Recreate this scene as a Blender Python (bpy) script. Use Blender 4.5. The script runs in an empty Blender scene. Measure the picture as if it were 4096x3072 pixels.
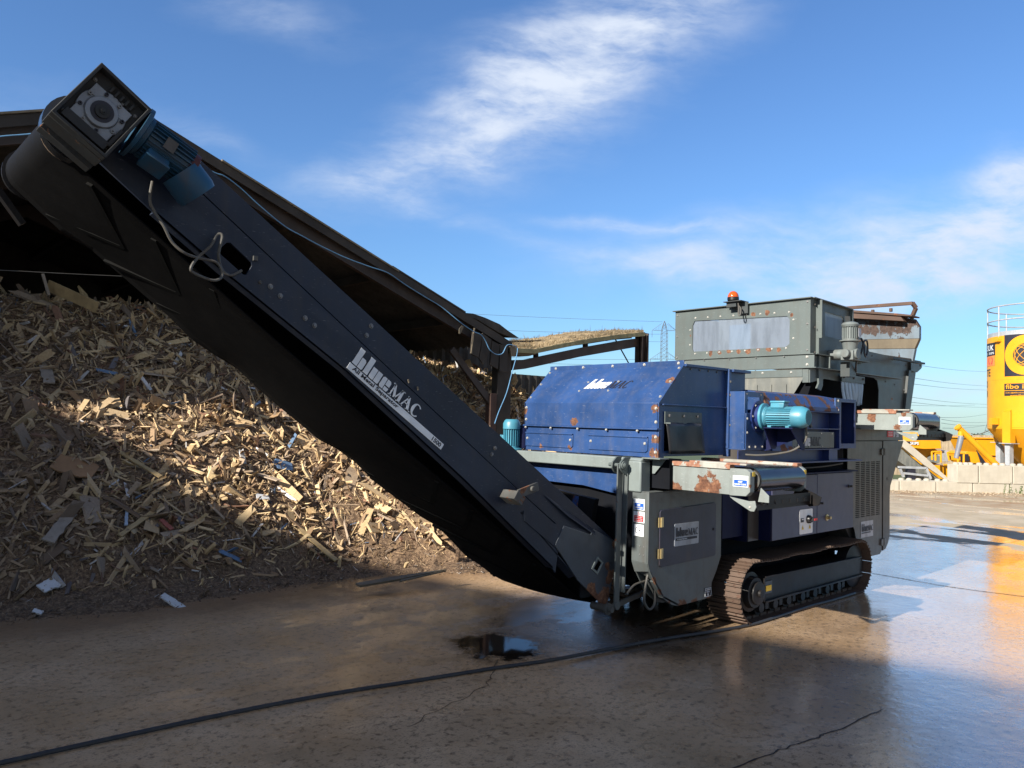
import bpy, bmesh, math, random
import numpy as np
from mathutils import Vector, Matrix
from mathutils.geometry import tessellate_polygon
random.seed(7); rng = np.random.default_rng(7)
S = bpy.context.scene
COL = S.collection

# ------------------------------------------------------------------ camera
F_PX, PITCH, ROLL, YAW = 3113.0, 0.04617, 0.02421, 0.82857
def _cam():
    cp, sp = math.cos(PITCH), math.sin(PITCH)
    F = Vector((0, cp, sp)); R = Vector((1, 0, 0)); U = Vector((0, -sp, cp))
    cr, sr = math.cos(ROLL), math.sin(ROLL)
    R2 = R*cr + U*sr; U2 = U*cr - R*sr
    M = Matrix(((math.sin(YAW), math.cos(YAW), 0), (-math.cos(YAW), math.sin(YAW), 0), (0, 0, 1)))
    return M @ F, M @ R2, M @ U2
FM, RM, UM = _cam()
CAM = Vector((0, 0, 1.6))
cd = bpy.data.cameras.new('camera'); cam = bpy.data.objects.new('camera', cd); COL.objects.link(cam)
cd.sensor_width = 36; cd.lens = F_PX/4096*36; cd.clip_start = .05; cd.clip_end = 9000
m = Matrix.Identity(4)
for i in range(3):
    m[i][0] = RM[i]; m[i][1] = UM[i]; m[i][2] = -FM[i]; m[i][3] = CAM[i]
cam.matrix_world = m
S.camera = cam
FW = Vector((FM.x, FM.y, 0)).normalized(); RT = Vector((FW.y, -FW.x, 0))
def G(r, d, z):            # metres right / away / up from where the photographer stands
    return RT*r + FW*d + Vector((0, 0, z))
def at(u, v, d=None, X=None, Y=None, Z=None):   # a point of the photograph (4096 px) put at a real distance
    s = FM*F_PX + RM*(u-2048) - UM*(v-1536)
    if d is not None: t = d/s.dot(FW)
    elif X is not None: t = X/s.x
    elif Y is not None: t = Y/s.y
    else: t = (Z-1.6)/s.z
    return CAM + s*t

# ------------------------------------------------------------------ world and sun
SUN = Vector((-1.85, -.03, 1.0)).normalized()
EL = math.asin(SUN.z); AZ = math.atan2(SUN.x, SUN.y)
w = bpy.data.worlds.new('World'); S.world = w; w.use_nodes = True
nt = w.node_tree; nt.nodes.clear()
class NB:
    def __init__(s, tree): s.t = tree; s.n = tree.nodes; s.l = tree.links
    def new(s, kind, **kw):
        x = s.n.new(kind)
        for k, v in kw.items():
            if hasattr(x, k): setattr(x, k, v)
        return x
    def put(s, sock, v):
        if v is None: return
        if isinstance(v, bpy.types.NodeSocket): s.l.new(v, sock)
        elif isinstance(v, (tuple, list, Vector)) and sock.type == 'RGBA' and len(v) == 3: sock.default_value = (*v, 1)
        else: sock.default_value = v
    def m(s, op, a, b=None, c=None, clamp=False):
        x = s.new('ShaderNodeMath', operation=op, use_clamp=clamp)
        for i, v in enumerate((a, b, c)): s.put(x.inputs[i], v)
        return x.outputs[0]
    def vm(s, op, a, b=None, scale=None):
        x = s.new('ShaderNodeVectorMath', operation=op)
        s.put(x.inputs[0], a)
        if b is not None: s.put(x.inputs[1], b)
        if scale is not None: s.put(x.inputs['Scale'], scale)
        return x.outputs['Value'] if op in ('DOT_PRODUCT', 'LENGTH', 'DISTANCE') else x.outputs[0]
    def mix(s, f, a, b, blend='MIX'):
        x = s.new('ShaderNodeMix', data_type='RGBA', blend_type=blend)
        s.put(x.inputs[0], f); s.put(x.inputs[6], a); s.put(x.inputs[7], b)
        return x.outputs[2]
    def noise(s, vec, scale, detail=4, rough=.55, dist=0):
        x = s.new('ShaderNodeTexNoise'); s.put(x.inputs['Vector'], vec)
        x.inputs['Scale'].default_value = scale; x.inputs['Detail'].default_value = detail
        x.inputs['Roughness'].default_value = rough; x.inputs['Distortion'].default_value = dist
        return x.outputs[0]
    def step(s, v, a, b):      # smooth ramp a..b -> 0..1
        x = s.new('ShaderNodeMapRange', interpolation_type='SMOOTHSTEP'); s.put(x.inputs[0], v)
        x.inputs[1].default_value = a; x.inputs[2].default_value = b
        x.inputs[3].default_value = 0; x.inputs[4].default_value = 1
        return x.outputs[0]
    def ramp(s, v, stops, interp='LINEAR'):
        x = s.new('ShaderNodeValToRGB'); s.put(x.inputs[0], v); r = x.color_ramp; r.interpolation = interp
        while len(r.elements) > 1: r.elements.remove(r.elements[0])
        for i, (p, c) in enumerate(stops):
            e = r.elements[0] if i == 0 else r.elements.new(p)
            e.position = p; e.color = (*c, 1)
        return x.outputs[0]
    def mapv(s, vec, scale=(1, 1, 1), rot=(0, 0, 0), loc=(0, 0, 0)):
        x = s.new('ShaderNodeMapping'); s.put(x.inputs[0], vec)
        x.inputs['Scale'].default_value = scale; x.inputs['Rotation'].default_value = rot; x.inputs['Location'].default_value = loc
        return x.outputs[0]
b = NB(nt)
sky = b.new('ShaderNodeTexSky', sky_type='NISHITA'); sky.sun_disc = False
sky.sun_elevation = EL; sky.sun_rotation = AZ; sky.altitude = 0; sky.air_density = 1.15; sky.dust_density = .35; sky.ozone_density = 2.2
tc = b.new('ShaderNodeTexCoord').outputs['Generated']
den = b.m('MAXIMUM', b.vm('DOT_PRODUCT', tc, FW), .05)
u_ = b.m('DIVIDE', b.vm('DOT_PRODUCT', tc, RT), den)
v_ = b.m('DIVIDE', b.vm('DOT_PRODUCT', tc, Vector((0, 0, 1))), den)
def comb(a_, c_, e_=0):
    x = b.new('ShaderNodeCombineXYZ'); b.put(x.inputs[0], a_); b.put(x.inputs[1], c_); b.put(x.inputs[2], e_); return x.outputs[0]
uv = comb(u_, v_)
warp = b.vm('ADD', uv, b.vm('SCALE', b.new('ShaderNodeTexNoise').outputs[0], scale=0.0))
wn = b.new('ShaderNodeTexNoise'); b.put(wn.inputs['Vector'], uv); wn.inputs['Scale'].default_value = 5; wn.inputs['Detail'].default_value = 5
warp = b.vm('ADD', uv, b.vm('SCALE', b.vm('SUBTRACT', wn.outputs['Color'], Vector((.5, .5, .5))), scale=.10))
def blob(cx, cy, ang, la, lb, amp):     # an elongated soft patch of cloud in the sky
    p = b.vm('SUBTRACT', warp, Vector((cx, cy, 0)))
    c, s_ = math.cos(math.radians(ang)), math.sin(math.radians(ang))
    a = b.m('DIVIDE', b.vm('DOT_PRODUCT', p, Vector((c, s_, 0))), la)
    e = b.m('DIVIDE', b.vm('DOT_PRODUCT', p, Vector((-s_, c, 0))), lb)
    r2 = b.m('ADD', b.m('MULTIPLY', a, a), b.m('MULTIPLY', e, e))
    return b.m('MULTIPLY', b.m('POWER', 2.718, b.m('MULTIPLY', r2, -1.0)), amp)
tot = None
for a_ in [(.20, .56, 33, .17, .075, .75), (.07, .465, 38, .14, .075, .95), (-.04, .40, 34, .12, .07, .72), (-.15, .325, 22, .13, .05, .5), (-.20, .30, 10, .12, .03, .3), (-.10, .26, -14, .14, .014, .4), (-.33, .53, -12, .12, .035, .42),
           (-.41, .36, -22, .07, .022, .32), (.15, .253, -4, .10, .010, .65), (.20, .20, -4, .14, .024, .5), (.36, .225, 6, .24, .045, .66), (.50, .19, 4, .22, .035, .5), (.64, .33, 14, .07, .03, .55),
           (.60, .25, 22, .18, .055, .9), (.54, .178, 4, .16, .022, .6), (.55, .06, 0, .4, .03, .75), (.30, .27, 10, .16, .03, .22), (.80, .35, 20, .3, .06, .5), (-1.2, .3, 8, .5, .08, .6)]:
    t_ = blob(*a_); tot = t_ if tot is None else b.m('ADD', tot, t_)
fib = b.noise(b.mapv(warp, scale=(5, 16, 1), rot=(0, 0, math.radians(-18))), 1.6, 9, .62)
fib2 = b.noise(b.mapv(uv, scale=(1, 2.2, 1), rot=(0, 0, math.radians(25))), 7, 7, .6)
cl = b.m('MULTIPLY', tot, b.m('ADD', b.m('MULTIPLY', b.step(fib, .25, .80), .62), b.m('MULTIPLY', b.step(fib2, .2, .85), .62)))
cl = b.m('MULTIPLY', b.step(cl, -.25, 1.25), 1.0); cl = b.m('MAXIMUM', b.m('MULTIPLY', b.m('SUBTRACT', cl, .09), 1.1), 0.0)
tint = b.mix(b.step(v_, .0, .30), (.36, .53, .76), (.44, .62, .86))
skyc = b.mix(1.0, sky.outputs[0], tint, 'MULTIPLY')
cloudc = b.mix(b.step(v_, .0, .5), (3.5, 4.0, 4.9), (3.9, 4.3, 5.0))
colr = b.mix(cl, skyc, cloudc)
# unseen broken cloud added behind the photographer for a stronger, more neutral fill
back = b.step(b.m('MULTIPLY', b.vm('DOT_PRODUCT', tc, FW), -1.0), -.12, .35)
bn = b.step(b.noise(tc, 1.8, 7, .6), .30, .62); hz = b.step(b.vm('DOT_PRODUCT', tc, Vector((0, 0, 1))), -.02, .12)
colr = b.mix(b.m('MULTIPLY', b.m('MULTIPLY', back, bn), b.m('MULTIPLY', hz, .9)), colr, (2.0, 1.82, 1.62))
bg = b.new('ShaderNodeBackground'); b.put(bg.inputs[0], colr); bg.inputs[1].default_value = .104
ow = b.new('ShaderNodeOutputWorld'); nt.links.new(bg.outputs[0], ow.inputs[0])
sd = bpy.data.lights.new('sun', 'SUN'); sd.energy = 5.0; sd.angle = math.radians(.53); sd.color = (1, .94, .84)
so = bpy.data.objects.new('sun', sd); COL.objects.link(so); so.rotation_euler = SUN.to_track_quat('Z', 'Y').to_euler(); so.location = (-20, 0, 30)
S.view_settings.view_transform = 'Standard'; S.view_settings.look = 'None'; S.view_settings.exposure = 0.95; S.view_settings.gamma = 1
S.cycles.max_bounces = 6; S.cycles.diffuse_bounces = 3; S.cycles.glossy_bounces = 4; S.cycles.transparent_max_bounces = 8

# ------------------------------------------------------------------ materials
OM = Vector((4.6, 3.6, 0))         # where the separator stands
def newmat(name):
    mt = bpy.data.materials.new(name); mt.use_nodes = True; t = mt.node_tree; t.nodes.clear()
    n = NB(t); o = n.new('ShaderNodeOutputMaterial'); p = n.new('ShaderNodeBsdfPrincipled'); t.links.new(p.outputs[0], o.inputs[0])
    return mt, n, p
def paint(name, col, rough=.45, var=.16, rust=.0, rscale=5, spots=(), dirt=.25, dirtcol=(.07, .05, .035), streak=1.0, metal=0, bump=.0, rustcol=None, scr=.0, origin=OM, spec=.36, bscale=60):
    mt, n, p = newmat(name)
    P = n.new('ShaderNodeTexCoord').outputs['Object']
    n1 = n.noise(P, 2.3, 6, .6); n2 = n.noise(P, 14, 8, .65); n3 = n.noise(n.mapv(P, scale=(9, 9, .9)), 1.7, 6, .6)
    c = n.mix(n.step(n1, .3, .7), tuple(x*(1-var) for x in col), tuple(min(1, x*(1+var)) for x in col))
    d = n.m('MULTIPLY', n.step(n.m('ADD', n.m('MULTIPLY', n3, streak*.6), n.m('MULTIPLY', n2, 1-streak*.6)), .44, .68), dirt)
    c = n.mix(d, c, dirtcol)
    if scr > 0:
        s_ = n.noise(n.mapv(P, scale=(3, 3, 30), rot=(.5, .3, .8)), 9, 3, .5)
        c = n.mix(n.m('MULTIPLY', n.step(s_, .68, .72), scr), c, (.5, .5, .5))
    mask = None
    if rust > 0:
        mask = n.step(n.noise(P, rscale, 10, .62, .3), .72-rust*.3, .735-rust*.3)
    for (x, y, z, r) in spots:
        q = n.vm('DISTANCE', P, Vector((x, y, z))-origin)
        q = n.m('ADD', n.m('DIVIDE', q, r*.85), n.m('MULTIPLY', n.m('SUBTRACT', n.noise(P, 14, 10, .72), .5), 4.2))
        q = n.m('SUBTRACT', 1, n.step(q, .92, .98)); mask = q if mask is None else n.m('MAXIMUM', mask, q)
    rg = n.m('ADD', rough-.1, n.m('MULTIPLY', n2, .22))
    if mask is not None:
        rc = n.ramp(n.noise(P, 30, 8, .7), [(.3, (.05, .024, .016)), (.5, (.14, .062, .035)), (.7, (.28, .145, .08))] if rustcol is None else rustcol)
        c = n.mix(mask, c, rc); rg = n.m('ADD', n.m('MULTIPLY', mask, .4), rg, clamp=True)
        met = n.m('MULTIPLY', n.m('SUBTRACT', 1, mask), metal); n.put(p.inputs['Metallic'], met)
    else: p.inputs['Metallic'].default_value = metal
    n.put(p.inputs['Base Color'], c); n.put(p.inputs['Roughness'], rg); p.inputs['Specular IOR Level'].default_value = spec
    bh = n.m('MULTIPLY', n.noise(P, bscale, 4, .6), .35)
    if mask is not None: bh = n.m('SUBTRACT', bh, n.m('MULTIPLY', mask, 1.0))
    bp = n.new('ShaderNodeBump'); bp.inputs['Strength'].default_value = .25+bump; bp.inputs['Distance'].default_value = .003; n.put(bp.inputs['Height'], bh)
    bw = n.new('ShaderNodeBump'); bw.inputs['Strength'].default_value = .35; bw.inputs['Distance'].default_value = .02; n.put(bw.inputs['Height'], n.noise(P, 2.6, 2, .5))
    n.put(bw.inputs['Normal'], bp.outputs[0]); n.put(p.inputs['Normal'], bw.outputs[0])
    return mt
M = {}
M['navy'] = paint('navy_paint', (.023, .058, .165), .34, .22, rust=.13, rscale=4.5, dirt=.22, dirtcol=(.12, .12, .13), scr=.3,
    spots=[(4.62, 4.28, 1.60, .04), (4.62, 4.86, 1.68, .035), (4.62, 3.48, 1.71, .035), (4.62, 3.47, 1.48, .045), (4.62, 3.48, 1.38, .05), (4.8, 3.48, 1.92, .04), (4.72, 4.9, 1.86, .04), (4.63, 4.32, 1.39, .03), (4.63, 4.66, 1.39, .03), (4.63, 4.85, 1.41, .02), (5.53, 3.43, 1.85, .03)])
M['navy_worn'] = paint('worn_navy_paint', (.026, .062, .19), .5, .2, rust=.62, rscale=6, dirt=.3, rustcol=[(.3, (.05, .025, .018)), (.6, (.13, .06, .04)), (.8, (.3, .2, .13))])
M['navy_dirty'] = paint('dirty_navy_paint', (.016, .032, .13), .38, .2, rust=.1, dirt=.55, dirtcol=(.05, .045, .04))
M['cabinet'] = paint('cabinet_paint', (.040, .042, .085), .38, .1, dirt=.3, dirtcol=(.05, .05, .06), streak=1.3)
M['grey'] = paint('grey_green_paint', (.10, .12, .118), .45, .12, rust=.06, dirt=.22, scr=.2)
M['grey_light'] = paint('pale_grey_green_paint', (.18, .21, .205), .45, .1, rust=.0, dirt=.16, scr=.35)
M['grey_rusty'] = paint('chipped_grey_paint', (.215, .24, .23), .5, .14, rust=.12, rscale=4, dirt=.2, scr=.6,
    spots=[(4.68, 3.45, 1.17, .085), (4.68, 3.34, 1.15, .06), (4.68, 3.08, 1.185, .09), (4.68, 3.02, 1.17, .07), (4.68, 3.14, 1.15, .05), (4.68, 2.74, 1.2, .015), (7.9, 3.3, 1.72, .05), (7.9, 3.05, 1.62, .04), (7.9, 2.98, 1.75, .03), (7.9, 3.12, 1.78, .03)])
M['lip_rust'] = paint('rusty_lip_paint', (.34, .33, .29), .6, .2, rust=.72, rscale=7, dirt=.3, rustcol=[(.3, (.16, .07, .045)), (.6, (.34, .17, .11)), (.8, (.45, .27, .18))])
M['grey_box'] = paint('box_grey_paint', (.095, .108, .108), .42, .1, rust=.07, rscale=5, dirt=.35, spots=[(4.75, 3.45, .27, .05), (4.95, 3.45, .25, .06), (5.1, 3.45, .24, .05), (5.3, 3.45, .24, .04), (4.6, 3.45, .47, .03), (4.66, 3.45, .38, .03), (4.55, 3.5, .45, .05), (4.7, 3.45, .9, .015)])
M['top_grey'] = paint('hopper_grey_paint', (.095, .115, .112), .45, .1, rust=.05, dirt=.2, scr=.3,
    spots=[(7.02, 3.82+.11*i, 2.35+.004*(i%3), .026+.008*(i%2)) for i in range(8)]+[(7.02, 3.95, 2.72, .03), (7.02, 4.1, 2.72, .03), (7.02, 4.84, 2.55, .02), (7.02, 3.69, 2.68, .02)])
M['conv'] = paint('conveyor_blue_grey_paint', (.017, .024, .042), .45, .18, rust=.02, rscale=6, dirt=.35, scr=.2, spec=.3, dirtcol=(.045, .042, .042),
    spots=[(4.25, 3.75, .42, .07), (4.36, 3.75, .34, .08), (4.45, 3.75, .45, .05), (4.4, 3.75, .55, .035), (4.2, 3.75, .5, .03), (4.3, 3.75, .3, .05), (4.48, 3.75, .72, .025)])
M['conv_foot_lit'] = paint('conveyor_foot_lit_tone', (.055, .066, .082), .42, .14, rust=.08, rscale=7, dirt=.25, dirtcol=(.05, .04, .035),  # conveyor paint lightened for the foot plate, light put into the colour
    spots=[(4.22, 3.72, .42, .06), (4.36, 3.72, .34, .08), (4.43, 3.72, .47, .05), (4.4, 3.72, .55, .03), (4.25, 3.72, .36, .05), (4.48, 3.72, .7, .03)])
M['frame_rust'] = paint('rusty_steel', (.085, .085, .08), .6, .2, rust=.45, rscale=9, dirt=.5)
M['cast'] = paint('cast_gearbox_metal', (.038, .040, .042), .6, .25, spec=.2, rust=.25, rscale=9, dirt=.8, dirtcol=(.035, .03, .025), bump=.2)
M['cast_light'] = paint('bare_alloy', (.24, .26, .29), .45, .25, rust=.3, rscale=14, dirt=.55, dirtcol=(.08, .06, .045), metal=.4)
M['motor_dark'] = paint('dark_teal_motor_paint', (.014, .062, .115), .42, .2, rust=.12, rscale=7, dirt=.4)
M['motor'] = paint('turquoise_motor_paint', (.055, .24, .33), .40, .14, rust=.07, rscale=7, dirt=.22, spec=.6)
M['motor_grey'] = paint('grey_motor_paint', (.15, .172, .17), .5, .14, rust=.28, rscale=7, dirt=.4, rustcol=[(.3, (.3, .2, .13)), (.7, (.5, .36, .25))])
M['gen'] = paint('sooty_grey_panel', (.082, .074, .068), .36, .22, rust=.10, rscale=3, dirt=.6, dirtcol=(.05, .042, .035), streak=1.4, metal=.25, rustcol=[(.3, (.02, .018, .016)), (.7, (.07, .055, .045))])
M['side_grey'] = paint('hopper_side_grey', (.052, .060, .062), .38, .2, dirt=.35, rust=.05)
M['peel'] = paint('peeling_pale_blue_paint', (.115, .15, .18), .5, .2, rust=.5, rscale=4.5, dirt=.3, bump=.3, rustcol=[(.3, (.03, .022, .02)), (.6, (.08, .055, .045)), (.8, (.15, .11, .09))],
    spots=[(9.1, 3.4+.09*i, 2.74, .075) for i in range(7)]+[(9.05, 3.4+.09*i, 2.80, .08) for i in range(7)])
M['tan'] = paint('dusty_tan_paint', (.125, .10, .065), .6, .14, rust=.2, rscale=6, dirt=.4)
M['rustbar'] = paint('rusty_brown_steel', (.085, .05, .037), .7, .25, rust=.4, dirt=.3)
M['black'] = paint('black_rubber', (.012, .012, .014), .38, .3, dirt=.25, dirtcol=(.06, .05, .04), spec=.5)
M['belt'] = paint('dusty_black_belt', (.004, .0037, .0038), .7, .3, dirt=.12, dirtcol=(.010, .007, .005), bump=.2, spec=.12)
M['cleat'] = paint('cleat_rubber', (.008, .008, .008), .75, .2, dirt=.2, dirtcol=(.012, .009, .007), spec=.05)
M['rubber'] = paint('dusty_rubber_sheet', (.13, .135, .125), .7, .25, dirt=.5, dirtcol=(.25, .24, .2), streak=1.2)
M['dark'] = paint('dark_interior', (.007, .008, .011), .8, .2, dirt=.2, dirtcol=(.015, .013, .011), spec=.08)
M['dark_blue'] = paint('dark_blue_box', (.006, .010, .045), .5, .2, dirt=.15, spec=.12)
M['track'] = paint('track_steel', (.085, .055, .04), .6, .3, dirt=.5, rust=.45, rscale=10, bump=.4, rustcol=[(.3, (.06, .034, .025)), (.7, (.15, .085, .06))])
M['track_dark'] = paint('greasy_track_steel', (.013, .013, .014), .40, .3, dirt=.5, dirtcol=(.022, .014, .010), bump=.2, spec=.15)
M['zinc'] = paint('zinc_bolt', (.40, .39, .36), .45, .1, dirt=.15, metal=.3)
M['zinc_dull'] = paint('dull_bolt', (.20, .20, .20), .45, .2, dirt=.5, metal=.5)
M['white'] = paint('white_decal', (.72, .74, .76), .45, .04, dirt=.12)
M['white_old'] = paint('scuffed_white_decal', (.42, .44, .48), .5, .08, dirt=.4, rust=.22, rscale=9, rustcol=[(.3, (.05, .05, .06)), (.7, (.09, .09, .1))])
M['ink'] = paint('black_ink', (.02, .02, .03), .5, .1, dirt=0)
M['blue_ink'] = paint('blue_ink', (.015, .09, .42), .45, .05, dirt=0)
M['red_ink'] = paint('red_ink', (.55, .03, .035), .45, .05, dirt=0)
M['yellow_ink'] = paint('yellow_ink', (.75, .5, .05), .5, .1, dirt=.1)
M['brass'] = paint('zinc_yellow_hinge', (.55, .42, .2), .35, .2, dirt=.4, metal=.6)
M['yellow'] = paint('yellow_machine_paint', (.68, .30, .010), .4, .06, dirt=.08, dirtcol=(.4, .2, .05))
M['galv'] = paint('galvanised_steel', (.42, .44, .46), .45, .12, dirt=.25, metal=.3)
M['concrete_block'] = paint('concrete_block', (.42, .38, .31), .85, .1, dirt=.5, dirtcol=(.36, .32, .25), streak=1.3, bump=.3)
M['timber_dark'] = paint('tarred_timber', (.045, .037, .030), .75, .35, dirt=.4, dirtcol=(.06, .05, .04), bump=.5, bscale=25)
M['timber_grey'] = paint('weathered_grey_timber', (.19, .155, .11), .8, .25, dirt=.4, dirtcol=(.1, .09, .05), bump=.5, bscale=25)
M['timber_fence'] = paint('pale_fence_board', (.40, .31, .21), .8, .15, dirt=.4, streak=1.4)
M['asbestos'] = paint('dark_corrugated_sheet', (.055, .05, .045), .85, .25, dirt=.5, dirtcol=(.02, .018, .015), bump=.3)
M['steel_dark'] = paint('dark_brown_steel', (.05, .036, .03), .6, .3, dirt=.4, rust=.2, rscale=6, rustcol=[(.3, (.05, .03, .02)), (.7, (.12, .07, .045))])
M['wood_red'] = paint('brown_post_wood', (.09, .05, .038), .75, .2, dirt=.4)
M['hose'] = paint('black_hose', (.03, .032, .038), .45, .2, dirt=.4, dirtcol=(.09, .075, .055))
M['bluehose'] = paint('blue_air_line', (.13, .29, .48), .4, .12, dirt=.3)
M['cable'] = paint('grey_cable', (.10, .095, .085), .5, .2, dirt=.4)
M['lat'] = paint('pylon_steel', (.10, .11, .12), .6, .1)
M['belt_shiny'] = paint('polished_black_belt', (.014, .015, .017), .20, .3, dirt=.2, dirtcol=(.04, .04, .042), spec=.8)
def glassy(name, col, trans, rough):
    mt, n, p = newmat(name); P = n.new('ShaderNodeTexCoord').outputs['Object']
    c = n.mix(n.step(n.noise(n.mapv(P, scale=(5, 5, 1)), 2.5, 5, .6), .35, .7), col, tuple(x*.72 for x in col))
    n.put(p.inputs['Base Color'], c); p.inputs['Roughness'].default_value = rough; p.inputs['Specular IOR Level'].default_value = .7
    tr = n.new('ShaderNodeBsdfTransparent'); tr.inputs[0].default_value = (.9, .93, .96, 1); mx = n.new('ShaderNodeMixShader'); mx.inputs[0].default_value = 1-trans
    o = [x for x in n.n if x.type == 'OUTPUT_MATERIAL'][0]
    n.l.new(tr.outputs[0], mx.inputs[1]); n.l.new(p.outputs[0], mx.inputs[2]); n.l.new(mx.outputs[0], o.inputs[0])
    return mt
M['poly'] = glassy('scuffed_polycarbonate', (.21, .25, .31), .36, .38)
mt, n, p = newmat('amber_lens'); p.inputs['Base Color'].default_value = (.75, .12, .01, 1); p.inputs['Roughness'].default_value = .12; p.inputs['Transmission Weight'].default_value = .35; p.inputs['Coat Weight'].default_value = .5; M['amber'] = mt

# ------------------------------------------------------------------ mesh builder
ORG = {}
class MB:
    def __init__(s): s.v = []; s.f = []
    def add(s, vs, fs):
        o = len(s.v); s.v += [Vector(x) for x in vs]; s.f += [tuple(i+o for i in f) for f in fs]; return s
    def box(s, x0, x1, y0, y1, z0, z1):
        if x0 > x1: x0, x1 = x1, x0
        if y0 > y1: y0, y1 = y1, y0
        if z0 > z1: z0, z1 = z1, z0
        return s.add([(x0, y0, z0), (x1, y0, z0), (x1, y1, z0), (x0, y1, z0), (x0, y0, z1), (x1, y0, z1), (x1, y1, z1), (x0, y1, z1)],
                     [(0, 3, 2, 1), (4, 5, 6, 7), (0, 1, 5, 4), (1, 2, 6, 5), (2, 3, 7, 6), (3, 0, 4, 7)])
    def beam(s, p, q, w_, h, up=(0, 0, 1)):
        p = Vector(p); q = Vector(q); d = (q-p).normalized(); up = Vector(up); side = d.cross(up)
        if side.length < 1e-4: side = d.cross(Vector((1, 0, 0)))
        side.normalize(); u = side.cross(d).normalized(); a = side*(w_/2); c = u*(h/2)
        return s.add([p-a-c, p+a-c, p+a+c, p-a+c, q-a-c, q+a-c, q+a+c, q-a+c], [(0, 1, 2, 3), (7, 6, 5, 4), (0, 4, 5, 1), (1, 5, 6, 2), (2, 6, 7, 3), (3, 7, 4, 0)])
    def prism(s, poly, vec, holes=()):
        vec = Vector(vec); loops = [[Vector(p) for p in poly]]+[[Vector(p) for p in h] for h in holes]
        flat = [p for l in loops for p in l]; n_ = len(flat); tris = tessellate_polygon(loops)
        fs = [tuple(t) for t in tris]+[tuple(i+n_ for i in reversed(t)) for t in tris]
        o = 0
        for l in loops:
            k = len(l)
            for i in range(k): fs.append((o+i, o+(i+1) % k, o+(i+1) % k+n_, o+i+n_))
            o += k
        return s.add(flat+[p+vec for p in flat], fs)
    def pY(s, poly, y0, y1, holes=()):
        return s.prism([(x, y0, z) for x, z in poly], (0, y1-y0, 0), [[(x, y0, z) for x, z in h] for h in holes])
    def pX(s, poly, x0, x1, holes=()):
        return s.prism([(x0, y, z) for y, z in poly], (x1-x0, 0, 0), [[(x0, y, z) for y, z in h] for h in holes])
    def lathe(s, p, d, prof, n_=24):      # prof = [(t, r)] along direction d from p
        p = Vector(p); d = Vector(d).normalized(); a = d.orthogonal().normalized(); c = d.cross(a); vs = []
        for t, r in prof:
            for i in range(n_):
                an = 2*math.pi*i/n_; vs.append(p+d*t+a*(r*math.cos(an))+c*(r*math.sin(an)))
        fs = []
        for k in range(len(prof)-1):
            for i in range(n_):
                j = (i+1) % n_; fs.append((k*n_+i, k*n_+j, (k+1)*n_+j, (k+1)*n_+i))
        fs.append(tuple(range(n_))[::-1]); fs.append(tuple((len(prof)-1)*n_+i for i in range(n_)))
        return s.add(vs, fs)
    def cyl(s, p, q, r, n_=20, r2=None):
        p = Vector(p); q = Vector(q); return s.lathe(p, q-p, [(0, r), ((q-p).length, r if r2 is None else r2)], n_)
    def tube(s, pts, r, n_=8, smooth=True):
        pts = [Vector(p) for p in pts]
        if smooth and len(pts) > 2:
            out = []
            for i in range(len(pts)-1):
                p0 = pts[max(i-1, 0)]; p1 = pts[i]; p2 = pts[i+1]; p3 = pts[min(i+2, len(pts)-1)]
                for k in range(6):
                    t = k/6; out.append(.5*((2*p1)+(p2-p0)*t+(2*p0-5*p1+4*p2-p3)*t*t+(3*p1-p0-3*p2+p3)*t**3))
            out.append(pts[-1]); pts = out
        vs = []; prev = None
        for i, p in enumerate(pts):
            d = (pts[min(i+1, len(pts)-1)]-pts[max(i-1, 0)]).normalized()
            a = d.orthogonal().normalized() if prev is None else (prev-d*prev.dot(d)).normalized()
            prev = a; c = d.cross(a)
            for k in range(n_): an = 2*math.pi*k/n_; vs.append(p+a*(r*math.cos(an))+c*(r*math.sin(an)))
        fs = []
        for i in range(len(pts)-1):
            for k in range(n_): j = (k+1) % n_; fs.append((i*n_+k, i*n_+j, (i+1)*n_+j, (i+1)*n_+k))
        fs.append(tuple(range(n_))[::-1]); fs.append(tuple((len(pts)-1)*n_+k for k in range(n_)))
        return s.add(vs, fs)
    def sheet(s, o, du, dv, nu, nv, fn=None):
        o = Vector(o); du = Vector(du); dv = Vector(dv); vs = []
        for j in range(nv+1):
            for i in range(nu+1):
                p = o+du*(i/nu)+dv*(j/nv)
                if fn: p = fn(p, i/nu, j/nv)
                vs.append(p)
        return s.add(vs, [(j*(nu+1)+i, j*(nu+1)+i+1, (j+1)*(nu+1)+i+1, (j+1)*(nu+1)+i) for j in range(nv) for i in range(nu)])
    def build(s, name, mat, parent=None, bevel=0, smooth=True, thick=0, origin=None):
        org = ORG[parent.name] if parent is not None else Vector(origin if origin is not None else (0, 0, 0))
        if parent is None and origin is None and s.v:
            xs = [v.x for v in s.v]; ys = [v.y for v in s.v]; zs = [v.z for v in s.v]
            org = Vector(((min(xs)+max(xs))/2, (min(ys)+max(ys))/2, min(zs)))
        me = bpy.data.meshes.new(name); me.from_pydata([tuple(v-org) for v in s.v], [], s.f); me.update()
        bm_ = bmesh.new(); bm_.from_mesh(me); bmesh.ops.recalc_face_normals(bm_, faces=bm_.faces); bm_.to_mesh(me); bm_.free()
        if smooth: me.shade_smooth(); me.set_sharp_from_angle(angle=math.radians(32))
        me.materials.append(M[mat] if isinstance(mat, str) else mat)
        o = bpy.data.objects.new(name, me); COL.objects.link(o)
        if parent is None: o.location = org
        else: o.parent = parent
        ORG[o.name] = org
        if thick: q = o.modifiers.new('thick', 'SOLIDIFY'); q.thickness = thick
        if bevel: q = o.modifiers.new('edge', 'BEVEL'); q.width = bevel; q.segments = 2; q.limit_method = 'ANGLE'; q.angle_limit = math.radians(40)
        return o
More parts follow.
